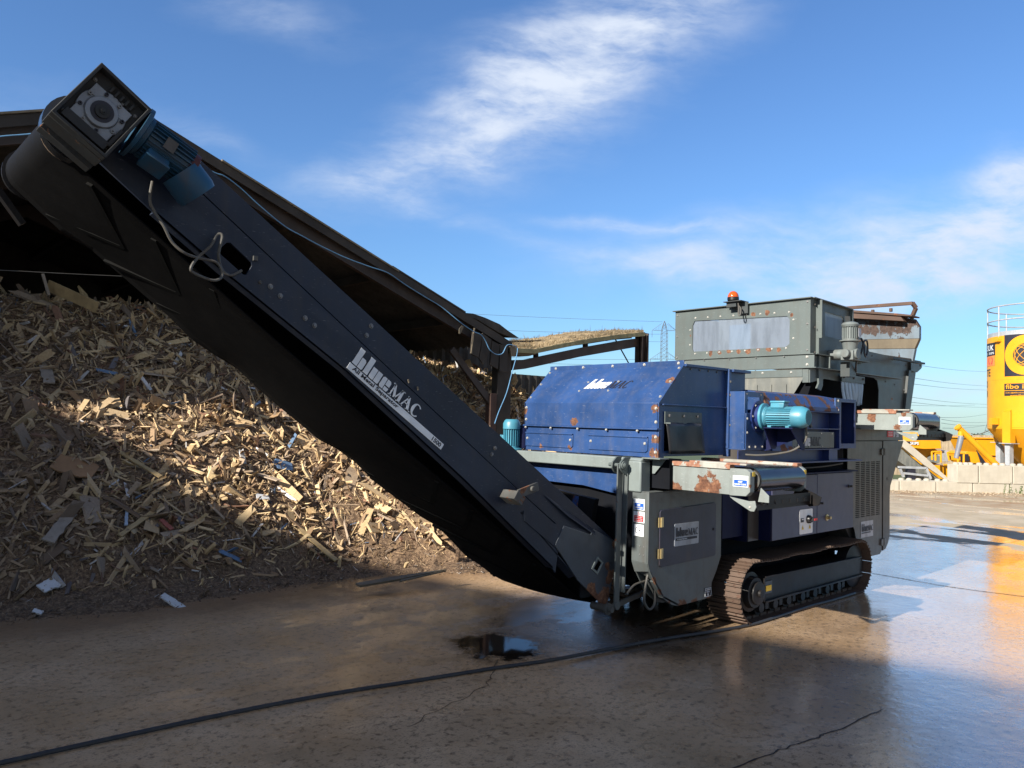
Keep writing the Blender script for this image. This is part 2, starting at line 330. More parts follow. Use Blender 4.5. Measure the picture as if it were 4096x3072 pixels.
def tag(o, label=None, cat=None, group=None, kind=None):
    if label: o['label'] = label
    if cat: o['category'] = cat
    if group: o['group'] = group
    if kind: o['kind'] = kind
    return o
def thing(name, loc, label, cat, group=None):
    o = bpy.data.objects.new(name, None); COL.objects.link(o); o.location = loc; o.empty_display_size = .2; ORG[o.name] = Vector(loc)
    return tag(o, label, cat, group)
_bolt = {}
def bolt(parent, p, nrm, r=.011, mat='zinc', name='bolt'):
    r *= .82
    key = (mat,)
    if key not in _bolt:
        q = MB(); q.lathe((0, 0, 0), (0, 0, 1), [(0, 1.35), (.18, 1.35)], 14); q.lathe((0, 0, .18), (0, 0, 1), [(0, 1), (.62, 1), (.72, .8)], 6)
        me = bpy.data.meshes.new(name); me.from_pydata([tuple(v) for v in q.v], [], q.f); me.materials.append(M[mat]); _bolt[key] = me
    o = bpy.data.objects.new(name, _bolt[key]); COL.objects.link(o); o.parent = parent
    o.location = Vector(p)-ORG[parent.name]; o.rotation_mode = 'QUATERNION'; o.rotation_quaternion = Vector(nrm).to_track_quat('Z', 'Y'); o.scale = (r, r, r)
    return o
def copy_tree(o, parent=None):
    c = o.copy(); COL.objects.link(c); c.parent = parent
    if parent is not None: c.matrix_parent_inverse = o.matrix_parent_inverse.copy()
    ORG[c.name] = ORG.get(o.name, Vector())
    for ch in list(o.children): copy_tree(ch, c)
    return c
# flat lettering -----------------------------------------------------
def place(pts2, o, ux, uy): return [Vector(o)+Vector(ux)*a+Vector(uy)*b_ for a, b_ in pts2]
def lettering(body, o, ux, uy, w_, h, mat, parent, name='lettering', lift=.0015, bold=.03):
    """text fitted in a box w_ x h whose lower left corner is o"""
    cu = bpy.data.curves.new('text', 'FONT'); cu.body = body; cu.align_x = 'LEFT'; cu.resolution_u = 3
    cu.offset = bold
    ob = bpy.data.objects.new('text', cu); me = bpy.data.meshes.new_from_object(ob)
    vs = [v.co.copy() for v in me.vertices]; fs = [tuple(p_.vertices) for p_ in me.polygons]
    x0 = min(v.x for v in vs); x1 = max(v.x for v in vs); y0 = min(v.y for v in vs); y1 = max(v.y for v in vs)
    ux = Vector(ux).normalized(); uy = Vector(uy).normalized(); nn = ux.cross(uy)
    q = MB(); q.add([Vector(o)+nn*lift+ux*((v.x-x0)/(x1-x0)*w_)+uy*((v.y-y0)/(y1-y0)*h) for v in vs], fs)
    bpy.data.objects.remove(ob); bpy.data.curves.remove(cu); bpy.data.meshes.remove(me)
    return q.build(name, mat, parent, smooth=False)
def logo(o, ux, uy, w_, h, mat, parent, shear=0, name='logo_lettering', lift=.002, mac=None):
    ux = Vector(ux).normalized(); uy = Vector(uy).normalized(); nn = ux.cross(uy); o = Vector(o)+nn*lift
    sx = w_/4.75; sy = h
    T_ = lambda P_: [(x*sx+shear*y*sy, y*sy) for x, y in P_]
    q = MB()
    bars = [[(0, 0), (.31, 0), (.31, 1), (0, 1)], [(.35, 0), (.60, 0), (.66, .06), (.66, .52), (.58, .62), (.35, .62)], [(.74, 0), (1.05, 0), (1.05, 1), (.74, 1)],
            [(1.13, .06), (1.2, 0), (1.44, 0), (1.44, .66), (1.13, .66)], [(1.48, 0), (1.74, 0), (1.79, .06), (1.79, .66), (1.48, .66)],
            [(1.87, .08), (1.95, 0), (2.14, 0), (2.14, .66), (1.95, .66), (1.87, .58)], [(2.18, .30), (2.46, .30), (2.46, .56), (2.38, .66), (2.18, .66)], [(2.18, 0), (2.40, 0), (2.46, .08), (2.46, .22), (2.18, .22)]]
    for P_ in bars: q.prism(place(T_(P_), o, ux, uy), nn*.001)
    q.build(name, mat, parent, smooth=False)
    q = MB(); x = 2.56
    def st(a, c_, t): # stroke with horizontal width t
        q.prism(place(T_([(a[0], a[1]), (a[0]+t, a[1]), (c_[0]+t, c_[1]), (c_[0], c_[1])]), o, ux, uy), nn*.001)
    def serif(a, c_, y): q.prism(place(T_([(a, y), (c_, y), (c_, y+.045), (a, y+.045)]), o, ux, uy), nn*.001)
    H = .74
    st((x+.07, 0), (x+.09, H), .08); st((x+.34, .05), (x+.06, H), .16); st((x+.38, .05), (x+.66, H), .08); st((x+.64, 0), (x+.62, H), .17)
    for c_ in ((x, x+.22, 0), (x+.58, x+.88, 0), (x, x+.2, H-.03), (x+.62, x+.88, H-.03)): serif(*c_)
    x = 3.42; st((x+.04, 0), (x+.32, H), .08); st((x+.50, 0), (x+.25, H), .17); serif(x-.02, x+.2, 0); serif(x+.44, x+.76, 0); q.prism(place(T_([(x+.18, .26), (x+.48, .26), (x+.48, .31), (x+.18, .31)]), o, ux, uy), nn*.001)
    cx, cy = 4.47, H/2
    P1 = []; P2 = []
    for k in range(19):
        a = math.radians(42+k*(276/18)); P1.append((cx+.32*math.cos(a), cy+(H/2+.02)*math.sin(a))); tt = .08+.10*max(0, -math.cos(a)); P2.append((cx+(.32-tt)*math.cos(a), cy+(H/2-.05)*math.sin(a)))
    q.prism(place(T_(P1+P2[::-1]), o, ux, uy), nn*.001)
    q.build(name, mac or mat, parent, smooth=False)
def plate(o, ux, uy, w_, h, mat, parent, name='sticker', t=.002, r=.0):
    ux = Vector(ux).normalized(); uy = Vector(uy).normalized(); nn = ux.cross(uy)
    if r: P_ = [(r, 0), (w_-r, 0), (w_-r*.3, r*.3), (w_, r), (w_, h-r), (w_-r*.3, h-r*.3), (w_-r, h), (r, h), (r*.3, h-r*.3), (0, h-r), (0, r), (r*.3, r*.3)]
    else: P_ = [(0, 0), (w_, 0), (w_, h), (0, h)]
    return MB().prism(place(P_, o, ux, uy), nn*t).build(name, mat, parent, smooth=False)

# ================================================================== the separator
SEP = thing('metal_separator', OM, 'tracked blue and grey metal separator machine with its long black conveyor raised over the yard', 'separator machine')
SX, SZ = Vector((1, 0, 0)), Vector((0, 0, 1)); NY = Vector((0, -1, 0)); NX = Vector((-1, 0, 0))
def boltsX(par, x, pts, r=.011, mat='zinc'):
    for y, z in pts: bolt(par, (x, y, z), NX, r, mat)
def boltsY(par, y, pts, r=.011, mat='zinc'):
    for x, z in pts: bolt(par, (x, y, z), NY, r, mat)

# --- hood over the conveyor mouth
hood = MB()
HP = [(4.62, 1.56), (4.62, 1.75), (4.92, 2.05)]
hood.pY([(4.62, 1.565), (4.62, 1.75), (4.92, 2.045), (4.926, 2.04), (4.628, 1.746), (4.628, 1.565)], 3.45, 4.87)
hood.pY([(4.62, 1.35), (4.62, 1.552), (4.628, 1.552), (4.628, 1.35)], 3.45, 4.87)
hood.box(4.925, 4.935, 3.452, 4.87, 2.035, 2.083)
hood.box(4.935, 5.8, 3.453, 4.87, 2.04, 2.046)
hood.box(4.595, 4.66, 3.447, 4.86, 1.552, 1.565)
hood.pY([(4.62, 1.75), (4.62, 1.55), (4.62, 1.35), (4.7, 1.35), (4.7, 1.36), (5.52, 1.36), (5.52, 2.04), (4.92, 2.04)], 3.458, 3.466,
        holes=[[(4.70, 1.40), (5.13, 1.40), (5.13, 1.66), (4.70, 1.66)]])
hood.box(5.52, 5.80, 3.455, 3.466, 1.60, 2.04)
hood.pY([(4.62, 1.35), (5.8, 1.35), (5.8, 2.04), (4.92, 2.04), (4.62, 1.75)], 4.855, 4.868)
hood.box(5.50, 5.535, 3.42, 3.47, 1.35, 2.05)
hood.box(4.66, 5.50, 3.435, 3.46, 1.735, 1.745)
hood.box(4.93, 5.52, 3.43, 3.47, 2.036, 2.056); hood.box(5.54, 5.8, 3.40, 3.47, 2.03, 2.052)
hood.box(5.79, 5.8, 3.47, 4.85, 1.4, 2.04)
hood = hood.build('hood', 'navy', SEP, bevel=.002)
boltsX(hood, 4.925, [(3.50+.325*i+.0, 2.062) for i in range(5)], .011)
for i, f in enumerate((.06, .42, .82)):
    for y in (3.475, 4.845): bolt(hood, (4.915-.3*f, y, 2.04-.295*f), (-.7, 0, .71), .010)
boltsX(hood, 4.62, [(y, z) for y in (3.475, 4.845) for z in (1.71, 1.61)]+[(3.475, 1.50), (3.475, 1.39)], .011)
boltsX(hood, 4.60, [(3.63+.30*i, 1.543) for i in range(5)], .009)
for y, z in ((4.30, 1.925), (3.98, 1.925), (4.33, 1.85), (4.02, 1.85)): bolt(hood, (4.92-(2.045-z)*1.016, y, z), (-.7, 0, .71), .009)
for i in range(5): boltsY(hood, 3.455, [(5.02+.12*i, 2.02)], .007, 'zinc_dull')
boltsY(hood, 3.418, [(5.518, 1.95), (5.518, 1.84), (5.518, 1.6)], .011, 'zinc_dull')
sl = Vector((.3, 0, .295)).normalized()
M['rust_patch'] = paint('worn_letter_silver', (.55, .56, .58), .4, .1, rust=.35, rscale=14, dirt=.2)
logo((4.62+.3*.40, 4.30, 1.75+.295*.40), (0, -1, 0), sl, .44, .115, 'rust_patch', hood, shear=.5, mac='ink')
for y0, y1 in ((4.84, 4.29), (4.12, 3.54)):
    ap = MB(); ap.pX([(y0, 1.385), (y1+.02, 1.385), (y1, 1.4), (y1, 1.495), (y0, 1.495)], 4.611, 4.62); ap.box(4.603, 4.62, y1-.0, y0, 1.492, 1.502)
    ap = ap.build('access_panel', 'navy', hood, bevel=.002)
boltsX(hood, 4.61, [(4.815, 1.45), (4.315, 1.45), (4.095, 1.45), (3.565, 1.45)], .010)
fl = MB(); fl.box(4.69, 5.16, 3.444, 3.452, 1.60, 1.69); fl.box(4.695, 4.70, 3.40, 3.45, 1.60, 1.61)
fl = fl.build('flap_clamp', 'grey', SEP)
boltsY(fl, 3.442, [(4.74, 1.66), (4.92, 1.66), (5.10, 1.66)], .012, 'zinc_dull')
fc = MB()
def curtain_fn(p, a, c): return p+Vector((0, -.018*math.sin(c*1.5)-.005*math.sin(a*9), 0))
fc.sheet((4.70, 3.44, 1.61), (.455, 0, 0), (.02, 0, -.23), 16, 8, curtain_fn); fc.build('rubber_flap', 'black', SEP, thick=.006)
# --- lower blue skirt and beam
MB().pX([(3.80, 1.25), (3.80, 1.06), (4.16, 1.10), (4.64, 1.105), (4.95, 1.105), (4.95, 1.25)], 4.60, 4.612).build('lower_skirt', 'navy', SEP, bevel=.002)
bm1 = MB(); bm1.box(4.51, 4.60, 3.66, 4.96, 1.255, 1.345); bm1 = bm1.build('cross_beam', 'grey_light', SEP, bevel=.008)
po = MB(); po.box(4.505, 4.62, 3.515, 3.635, 1.10, 1.325); po.pY([(4.505, 1.325), (4.53, 1.345), (4.62, 1.345), (4.62, 1.325)], 3.515, 3.66)
po = po.build('corner_post', 'grey_light', SEP, bevel=.014)
MB().pX([(3.50, 1.345), (3.38, 1.345), (3.48, 1.235), (3.5, 1.235)], 4.62, 4.626).box(4.52, 4.626, 3.36, 3.52, 1.345, 1.352).build('gusset', 'grey_light', SEP)
MB().box(4.64, 4.78, 3.36, 3.62, 1.13, 1.345).build('support_block', 'dark', SEP)
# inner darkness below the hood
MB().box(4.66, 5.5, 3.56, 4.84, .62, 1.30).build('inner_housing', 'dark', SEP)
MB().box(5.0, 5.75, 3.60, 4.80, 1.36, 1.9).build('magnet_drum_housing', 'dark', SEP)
# --- small vertical motor at the far end of the hood
def motor(par, p, d, r, L, mat, jb=None, name='electric_motor', fins=22, cowl=True, flange=True, label=None):
    p = Vector(p); d = Vector(d).normalized(); a = d.orthogonal().normalized(); c = d.cross(a)
    q = MB(); q.lathe(p, d, [(0, r*.95), (L*.10, r*.95), (L*.12, r*.82), (L*.66, r*.82), (L*.67, r*.88)], 28)
    for i in range(fins):
        an = 2*math.pi*i/fins; n_ = a*math.cos(an)+c*math.sin(an); q.beam(p+d*L*.12+n_*r*.88, p+d*L*.68+n_*r*.88, r*.045, r*.2, n_)
    q = q.build(name, mat, par)
    if label: q['label'] = label
    if cowl:
        k = MB(); k.lathe(p, d, [(L*.68, r*1.03), (L*.86, r*1.03), (L*.96, r*.86), (L, r*.7), (L*.985, r*.62), (L*.95, r*.5)], 28); k.build('fan_cowl', mat, q)
        g = MB(); g.lathe(p, d, [(L*.97, r*.66), (L*.99, r*.66)], 20)
        g.build('fan_grille', 'ink', q)
        g = MB()
        for i in range(-4, 5):
            h_ = math.sqrt(max(0, .66**2-(i*.14)**2))*r; g.beam(p+d*L*1.0+a*(i*.14*r)-c*h_, p+d*L*1.0+a*(i*.14*r)+c*h_, r*.05, r*.03, d)
        g.build('grille_bars', mat, q)
    if flange:
        k = MB(); k.lathe(p, d, [(-L*.02, r*1.3), (L*.03, r*1.3), (L*.05, r), (L*.08, r)], 28); k.build('flange', mat, q)
    if jb is not None:
        jd, js = Vector(jb[0]).normalized(), jb[1]; sd_ = d.cross(jd).normalized()
        cc = p+d*(L*jb[2])+jd*(r*.9+js*.4)
        k = MB(); k.prism([cc-d*js-sd_*js*.8-jd*js*.5, cc+d*js-sd_*js*.8-jd*js*.5, cc+d*js+sd_*js*.8-jd*js*.5, cc-d*js+sd_*js*.8-jd*js*.5], jd*js*.75)
        k.prism([cc-d*js*1.12-sd_*js*.9+jd*js*.25, cc+d*js*1.12-sd_*js*.9+jd*js*.25, cc+d*js*1.12+sd_*js*.9+jd*js*.25, cc-d*js*1.12+sd_*js*.9+jd*js*.25], jd*js*.3)
        k.build('terminal_box', mat, q, bevel=js*.1)
    return q
mv = motor(SEP, (4.53, 4.93, 1.35), (0, 0, 1), .072, .255, 'motor', jb=((-.5, .85, 0), .03, .35), label='upright turquoise motor beside the hood')
MB().lathe((4.66, 4.93, 1.36), (0, 0, 1), [(0, .1), (.17, .1), (.2, .07)], 20).build('pulley_guard', 'dark_blue', SEP)

# --- grey end box
bx = MB(); side = [(4.52, 1.10), (4.52, .60), (4.545, .54), (4.60, .46), (4.66, .37), (4.74, .31), (4.82, .265), (4.89, .25), (5.0, .25), (5.32, .255), (5.335, .37), (5.40, .455), (5.46, .56), (5.46, 1.10)]
bx.pY(side, 3.45, 3.462); bx.pY([(x+.008, z-.004) for x, z in side], 3.59, 3.60)
bx.box(4.52, 5.46, 3.45, 3.60, 1.10, 1.108); bx.box(4.52, 4.53, 3.462, 3.60, .60, 1.10)
bx.prism([(4.52, 3.45, .60), (4.52, 3.60, .60), (4.545, 3.59, .52), (4.545, 3.45, .54)], (.01, 0, 0)); bx.prism([(4.545, 3.45, .54), (4.545, 3.59, .53), (4.60, 3.56, .50), (4.60, 3.45, .46)], (.01, 0, .005))
bx.prism([(4.60, 3.45, .46), (4.60, 3.53, .46), (4.70, 3.53, .34), (4.70, 3.45, .34)], (.012, 0, .01)); bx.prism([(4.70, 3.45, .335), (4.70, 3.53, .335), (4.89, 3.53, .25), (4.89, 3.45, .25)], (.01, 0, .015)); bx.box(4.89, 5.32, 3.462, 3.53, .25, .262)
bx = bx.build('end_box', 'grey_box', SEP, bevel=.003)
dr = MB(); dr.pY([(4.645, .575), (4.665, .56), (5.355, .575), (5.37, .59), (5.37, .975), (5.35, .99), (4.66, .972), (4.645, .955)], 3.441, 3.45); M['door_paint'] = paint('faded_dark_door_paint', (.026, .026, .046), .42, .25, rust=.12, rscale=5, dirt=.4)
dr = dr.build('box_door', 'door_paint', SEP, bevel=.002)
for z in (.885, .66):
    h = MB(); h.box(4.622, 4.678, 3.434, 3.442, z-.035, z+.035); h.cyl((4.647, 3.431, z-.034), (4.647, 3.431, z+.034), .0075, 10); h.build('hinge', 'brass', dr)
MB().lathe((5.335, 3.441, .785), NY, [(0, .011), (.004, .011), (.006, .006)], 16).build('lock', 'ink', dr)
st = plate((4.82, 3.441, .695), SX, SZ+SX*.0, .31, .165, 'white_old', dr, r=.008)
logo((4.835, 3.438, .765), SX, SZ, .285, .068, 'ink', st); plate((4.835, 3.438, .735), SX, SZ, .27, .018, 'ink', st, 'black_band'); lettering('All Metal Separator', (4.845, 3.4355, .738), SX, SZ, .13, .012, 'white', st)
st = plate((5.235, 3.449, .27), SX, SZ, .085, .065, 'ink', bx, 'lashing_sticker')
for q_ in ((0, 0, .085, .003), (0, .062, .085, .003), (0, 0, .003, .065), (.082, 0, .003, .065)): plate((5.235+q_[0], 3.446, .27+q_[1]), SX, SZ, q_[2], q_[3], 'white', st, 'border')
lettering('LASHING', (5.245, 3.4465, .316), SX, SZ, .065, .012, 'white', st); lettering('POINT', (5.255, 3.4465, .299), SX, SZ, .045, .012, 'white', st)
MB().prism(place([(-.005, .02), (.005, .02), (.005, .01), (.011, .01), (0, -.002), (-.011, .01), (-.005, .01)], (5.277, 3.446, .275), SX, SZ), NY*.001).build('arrow', 'white', st)
def safety(o, ux, w_, h, kind, par):
    o = Vector(o); ux = Vector(ux).normalized(); nn = ux.cross(SZ)
    s_ = plate(o, ux, SZ, w_, h, 'white', par, 'safety_sticker')
    P_ = o+nn*.002
    if kind == 'ce':
        for sx_, key in ((.30, 'C'), (.68, 'E')):
            q = MB(); c0 = P_+ux*(w_*sx_)+SZ*(h*.5)+nn*.001; R1, R2 = w_*.17, w_*.135; o1 = []; o2 = []
            for k in range(15):
                an = math.radians(70+k*220/14); o1.append((R1*math.cos(an), R1*1.35*math.sin(an))); o2.append((R2*math.cos(an), R2*1.42*math.sin(an)))
            q.prism(place(o1+o2[::-1], c0, ux, SZ), nn*.001)
            if key == 'E': q.prism(place([(-R1, -.003), (0, -.003), (0, .003), (-R1, .003)], c0, ux, SZ), nn*.001)
            q.build('mark', 'ink', s_, smooth=False)
        return s_
    ink = 'blue_ink' if kind == 'blue' else 'red_ink'
    plate(P_+ux*w_*.08+SZ*h*.08, ux, SZ, w_*.84, h*.54, ink, s_, 'sign_panel')
    if kind == 'blue':
        lettering('KEEP', P_+ux*w_*.36+SZ*h*.38+nn*.002, ux, SZ, w_*.28, h*.15, 'white', s_); lettering('HANDS CLEAR', P_+ux*w_*.12+SZ*h*.16+nn*.002, ux, SZ, w_*.76, h*.15, 'white', s_)
        for e in (-1, 1): MB().lathe(P_+ux*w_*(.5+e*.045)+SZ*h*.8, nn, [(0, w_*.04), (.001, w_*.04)], 14).build('hand_symbol', 'blue_ink', s_)
    else:
        for k, tx in enumerate(('Keep hands clear of', 'machinery when', 'machine is in operation')): lettering(tx, P_+ux*w_*.16+SZ*h*(.46-.16*k)+nn*.002, ux, SZ, w_*.68, h*.09, 'white', s_)
        q = MB(); c0 = P_+ux*w_*.5+SZ*h*.8; r1 = h*.12
        q.prism(place([(r1*math.cos(t/12*math.pi), r1*math.sin(t/12*math.pi)) for t in range(24)], c0, ux, SZ), nn*.001, [place([(r1*.78*math.cos(t/12*math.pi), r1*.78*math.sin(t/12*math.pi)) for t in range(24)], c0, ux, SZ)])
        q.prism(place([(-r1*.7, r1*.55), (-r1*.55, r1*.7), (r1*.7, -r1*.55), (r1*.55, -r1*.7)], c0, ux, SZ), nn*.001); q.build('no_symbol', 'red_ink', s_, smooth=False)
    return s_
safety((4.519, 3.585, .972), NY, .10, .08, 'blue', bx); safety((4.519, 3.585, .882), NY, .10, .08, 'red', bx); safety((4.519, 3.578, .785), NY, .088, .084, 'ce', bx)
for y in (3.525, 3.488):
    for z in (.715, .655): bolt(bx, (4.519, y, z), NX, .005, 'zinc_dull')

# --- drum section with big side motor
dm = MB()
dm.box(5.515, 5.525, 3.285, 3.448, 1.415, 1.872)
dm.pY([(5.50, 1.415), (5.785, 1.415), (5.785, 1.872), (5.50, 1.872)], 3.278, 3.286, holes=[[(5.545, 1.70), (5.735, 1.70), (5.735, 1.83), (5.545, 1.83)]])
dm.box(5.78, 5.79, 3.286, 3.5, 1.415, 1.872); dm.box(5.525, 5.78, 3.46, 3.47, 1.415, 1.87)
dm.box(5.51, 5.78, 3.27, 3.278, 1.415, 1.70); dm.box(5.5, 5.8, 3.27, 3.46, 1.408, 1.416)
dm = dm.build('drum_end_cover', 'navy', SEP, bevel=.002)
boltsY(dm, 3.269, [(5.525, 1.655), (5.525, 1.545), (5.56, 1.432), (5.65, 1.432), (5.755, 1.432)], .010); boltsY(dm, 3.277, [(5.53, 1.85), (5.745, 1.85)], .007, 'zinc_dull')
mh = MB(); mh.lathe((5.70, 3.27, 1.675), NY, [(0, .13), (.012, .13), (.013, .095), (.06, .095)], 32); mh = mh.build('motor_mount', 'navy_dirty', SEP)
boltsY(mh, 3.257, [(5.70+.112*math.cos(t), 1.675+.112*math.sin(t)) for t in (math.pi*.72, math.pi*1.0, math.pi*1.3, math.pi*.3)], .008)
# the motor lies along the machine's width
big = motor(SEP, (5.70, 3.22, 1.675), (.06, -1, 0), .083, .36, 'motor', jb=((0, -.1, 1), .055, .32), fins=26, label='large turquoise motor with a domed fan cowl')
q = MB(); q.box(5.60, 5.82, 2.93, 3.17, 1.583, 1.592)
q.pY([(5.60, 1.583), (5.82, 1.583), (5.82, 1.50), (5.78, 1.42), (5.72, 1.42)], 3.165, 3.172); q.pY([(5.60, 1.583), (5.82, 1.583), (5.82, 1.42), (5.78, 1.42)], 2.94, 2.947)
q.pX([(3.26, 1.583), (2.94, 1.583), (2.94, 1.53), (3.26, 1.40)], 5.80, 5.806)
q.build('motor_bracket', 'dark_blue', SEP)
ft = MB()
for y in (3.14, 2.99): ft.box(5.63, 5.79, y-.015, y+.015, 1.592, 1.605); ft.pY([(5.66, 1.605), (5.76, 1.605), (5.74, 1.63), (5.68, 1.63)], y-.012, y+.012)
ft.build('motor_feet', 'motor', SEP)
MB().tube([(5.80, 2.92, 1.60), (5.81, 2.93, 1.50), (5.76, 3.0, 1.42), (5.68, 3.1, 1.385), (5.58, 3.2, 1.37), (5.52, 3.28, 1.372)], .008).build('motor_cable', 'cable', SEP)
# --- shroud, panels, ribs behind
sh = MB()
sh.pX([(3.46, 1.90), (3.32, 1.875), (3.30, 1.85), (3.255, 1.78), (3.255, 1.745), (3.275, 1.745), (3.46, 1.745)], 5.79, 7.12); sh = sh.build('drum_shroud', 'navy_worn', SEP, bevel=.002)
q = MB(); q.box(7.04, 7.125, 3.262, 3.275, 1.735, 1.875); q = q.build('shroud_end_strap', 'navy', SEP)
boltsY(q, 3.26, [(7.085, 1.85), (7.085, 1.765)], .012)
q = MB(); q.box(5.79, 7.12, 3.36, 3.37, 1.41, 1.745); q.box(5.79, 7.12, 3.25, 3.45, 1.735, 1.742); q.box(6.2, 7.12, 3.26, 3.36, 1.583, 1.592); q.box(5.79, 7.12, 3.26, 3.36, 1.40, 1.41)
q.box(5.85, 7.12, 3.34, 3.35, 1.30, 1.40); q.box(6.95, 7.12, 3.28, 3.345, 1.30, 1.40); q.box(5.45, 5.85, 3.3, 3.31, 1.30, 1.405)
q = q.build('rear_housing', 'navy_dirty', SEP, bevel=.0015)
q2 = MB(); q2.lathe((6.62, 3.29, 1.62), (0, 1, 0), [(0, .016), (.008, .016)], 14); q2.box(6.605, 6.635, 3.28, 3.3, 1.592, 1.615); q2.build('lifting_eye', 'frame_rust', q)
MB().box(5.88, 6.29, 3.248, 3.26, 1.398, 1.49).build('flaking_blue_plate', 'navy_worn', SEP)
pn = MB(); pn.box(6.21, 6.98, 3.247, 3.26, 1.418, 1.56); pn = pn.build('name_panel', 'side_grey', SEP, bevel=.002)
logo((6.30, 3.246, 1.437), SX, SZ, .42, .105, 'white_old', pn, mac='ink'); boltsY(pn, 3.246, [(6.24, 1.545), (6.48, 1.545), (6.73, 1.545), (6.94, 1.545), (6.25, 1.43), (6.5, 1.43), (6.75, 1.43)], .006, 'zinc_dull')
fr = MB(); fr.pY([(7.12, 1.41), (7.47, 1.41), (7.47, 1.872), (7.12, 1.872)], 3.262, 3.272, holes=[[(7.155, 1.455), (7.435, 1.455), (7.435, 1.84), (7.155, 1.84)]])
fr.box(7.12, 7.13, 3.272, 3.5, 1.41, 1.87); fr.box(7.46, 7.47, 3.272, 3.5, 1.41, 1.87); fr.box(7.13, 7.46, 3.272, 3.5, 1.862, 1.87); fr.box(7.13, 7.46, 3.272, 3.5, 1.41, 1.42)
fr.build('side_opening_frame', 'navy_dirty', SEP, bevel=.0015)
MB().box(7.14, 7.45, 3.49, 3.5, 1.42, 1.86).build('opening_back', 'dark_blue', SEP)
q = MB(); q.box(5.9, 7.56, 3.24, 3.5, 1.290, 1.302); q.build('side_shelf', 'navy_dirty', SEP)
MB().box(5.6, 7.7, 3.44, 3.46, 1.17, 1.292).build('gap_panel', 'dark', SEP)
MB().tube([(6.5, 3.36, 1.235), (7.0, 3.36, 1.24), (7.4, 3.36, 1.262)], .007).build('gap_hose', 'cable', SEP)
# --- electrical cabinet
cb = MB(); cb.pY([(6.03, .64), (7.56, .64), (7.575, 1.18), (6.03, 1.19)], 3.345, 3.7); cb = cb.build('cabinet', 'dark_blue', SEP, bevel=.004)
for x0, x1 in ((6.035, 6.823), (6.832, 7.57)): MB().pY([(x0, .645), (x1, .645), (x1+.004, 1.175), (x0, 1.18)], 3.33, 3.344).build('cabinet_door', 'cabinet', cb, bevel=.003)
MB().box(5.9, 7.6, 3.3, 3.7, 1.185, 1.197).build('cabinet_top', 'dark_blue', SEP)
sw = plate((6.50, 3.329, .66), SX, SZ, .24, .215, 'white', cb, 'switch_plate', r=.012)
q = MB(); q.lathe((6.655, 3.326, .785), NY, [(0, .038), (.02, .035), (.03, .03)], 22); q.box(6.65, 6.725, 3.28, 3.30, .768, .80); q.build('isolator_switch', 'black', cb); MB().box(6.675, 6.726, 3.277, 3.281, .775, .793).build('switch_handle', 'red_ink', cb)
plate((6.52, 3.325, .765), SX, SZ, .05, .035, 'ink', sw, 'printed_diagram'); plate((6.53, 3.3228, .785), SX, SZ, .03, .010, 'white', sw, 'printed_bar')
for x in (6.555, 6.685):
    MB().prism(place([(-.02, 0), (.02, 0), (0, .038)], (x, 3.326, .70), SX, SZ), NY*.001).build('warning_triangle', 'yellow_ink', sw, smooth=False)
    MB().prism(place([(-.003, .006), (.004, .006), (.001, .016), (.005, .016), (-.001, .028), (-.004, .014), (0, .014)], (x, 3.3245, .70), SX, SZ), NY*.001).build('bolt_symbol', 'ink', sw, smooth=False)
for x, z in ((6.785, .918), (6.865, .915), (7.46, 1.045)): MB().lathe((x, 3.33, z), (.25, -1, 0), [(0, .015), (.012, .015), (.014, .010), (.04, .010)], 14).build('door_latch', 'black', cb)
q = MB(); q.lathe((7.02, 3.33, .775), NY, [(0, .03), (.006, .03), (.008, .014), (.04, .014)], 20); q.build('cable_gland', 'brass', cb)
q = MB(); q.box(5.86, 6.03, 3.46, 3.75, .635, 1.19); q.box(5.55, 5.86, 3.50, 3.75, .68, 1.25); q.build('hydraulic_box', 'dark_blue', SEP, bevel=.003)
q = MB(); q.box(5.865, 6.03, 3.452, 3.46, .64, 1.19); q.build('scuffed_side_plate', 'gen', SEP)
# --- engine housing with louvres
holes = []
for c_ in range(5):
    for r_ in range(30):
        x = 7.78+c_*.121; z = 1.262-r_*.0187
        holes.append([(x, z-.009), (x+.095, z-.009), (x+.095, z), (x, z)])
gn = MB(); gn.pY([(7.60, 1.47), (7.60, .66), (7.70, .66), (7.76, .60), (7.80, .50), (7.82, .42), (8.0, .30), (8.36, .30), (8.41, .33), (8.415, 1.47)], 3.40, 3.408, holes=holes)
gn = gn.build('engine_cover', 'gen', SEP, smooth=False)
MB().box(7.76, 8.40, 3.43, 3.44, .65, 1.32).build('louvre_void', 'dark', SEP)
q = MB(); q.pY([(8.432, 1.475), (8.97, 1.475), (8.62, 1.0), (8.60, .90), (8.60, .47), (8.56, .40), (8.5, .345), (8.432, .33)], 3.395, 3.41)
q.pY([(7.6, 1.6), (8.95, 1.6), (8.97, 1.48), (7.6, 1.48)], 3.40, 3.41); q.box(7.6, 8.97, 3.40, 4.85, 1.59, 1.6)
q.pY([(8.95, 1.6), (8.97, 1.475), (8.62, 1.0), (8.60, .90), (8.60, .47), (8.56, .40), (8.5, .345), (7.9, .345), (7.6, .7), (7.6, 1.6)], 3.45, 4.85)
q = q.build('engine_housing', 'gen', SEP, bevel=.002)
for z in (1.36, .42):
    h = MB(); h.pY([(8.37, z-.02), (8.385, z-.035), (8.41, z-.035), (8.41, z+.035), (8.385, z+.035), (8.37, z+.02)], 3.385, 3.40); h.pY([(8.44, z-.035), (8.465, z-.035), (8.48, z-.02), (8.48, z+.02), (8.465, z+.035), (8.44, z+.035)], 3.38, 3.395); h.cyl((8.425, 3.388, z-.035), (8.425, 3.388, z+.035), .009, 10); h.build('hinge', 'gen' if z > 1 else 'zinc_dull', gn)
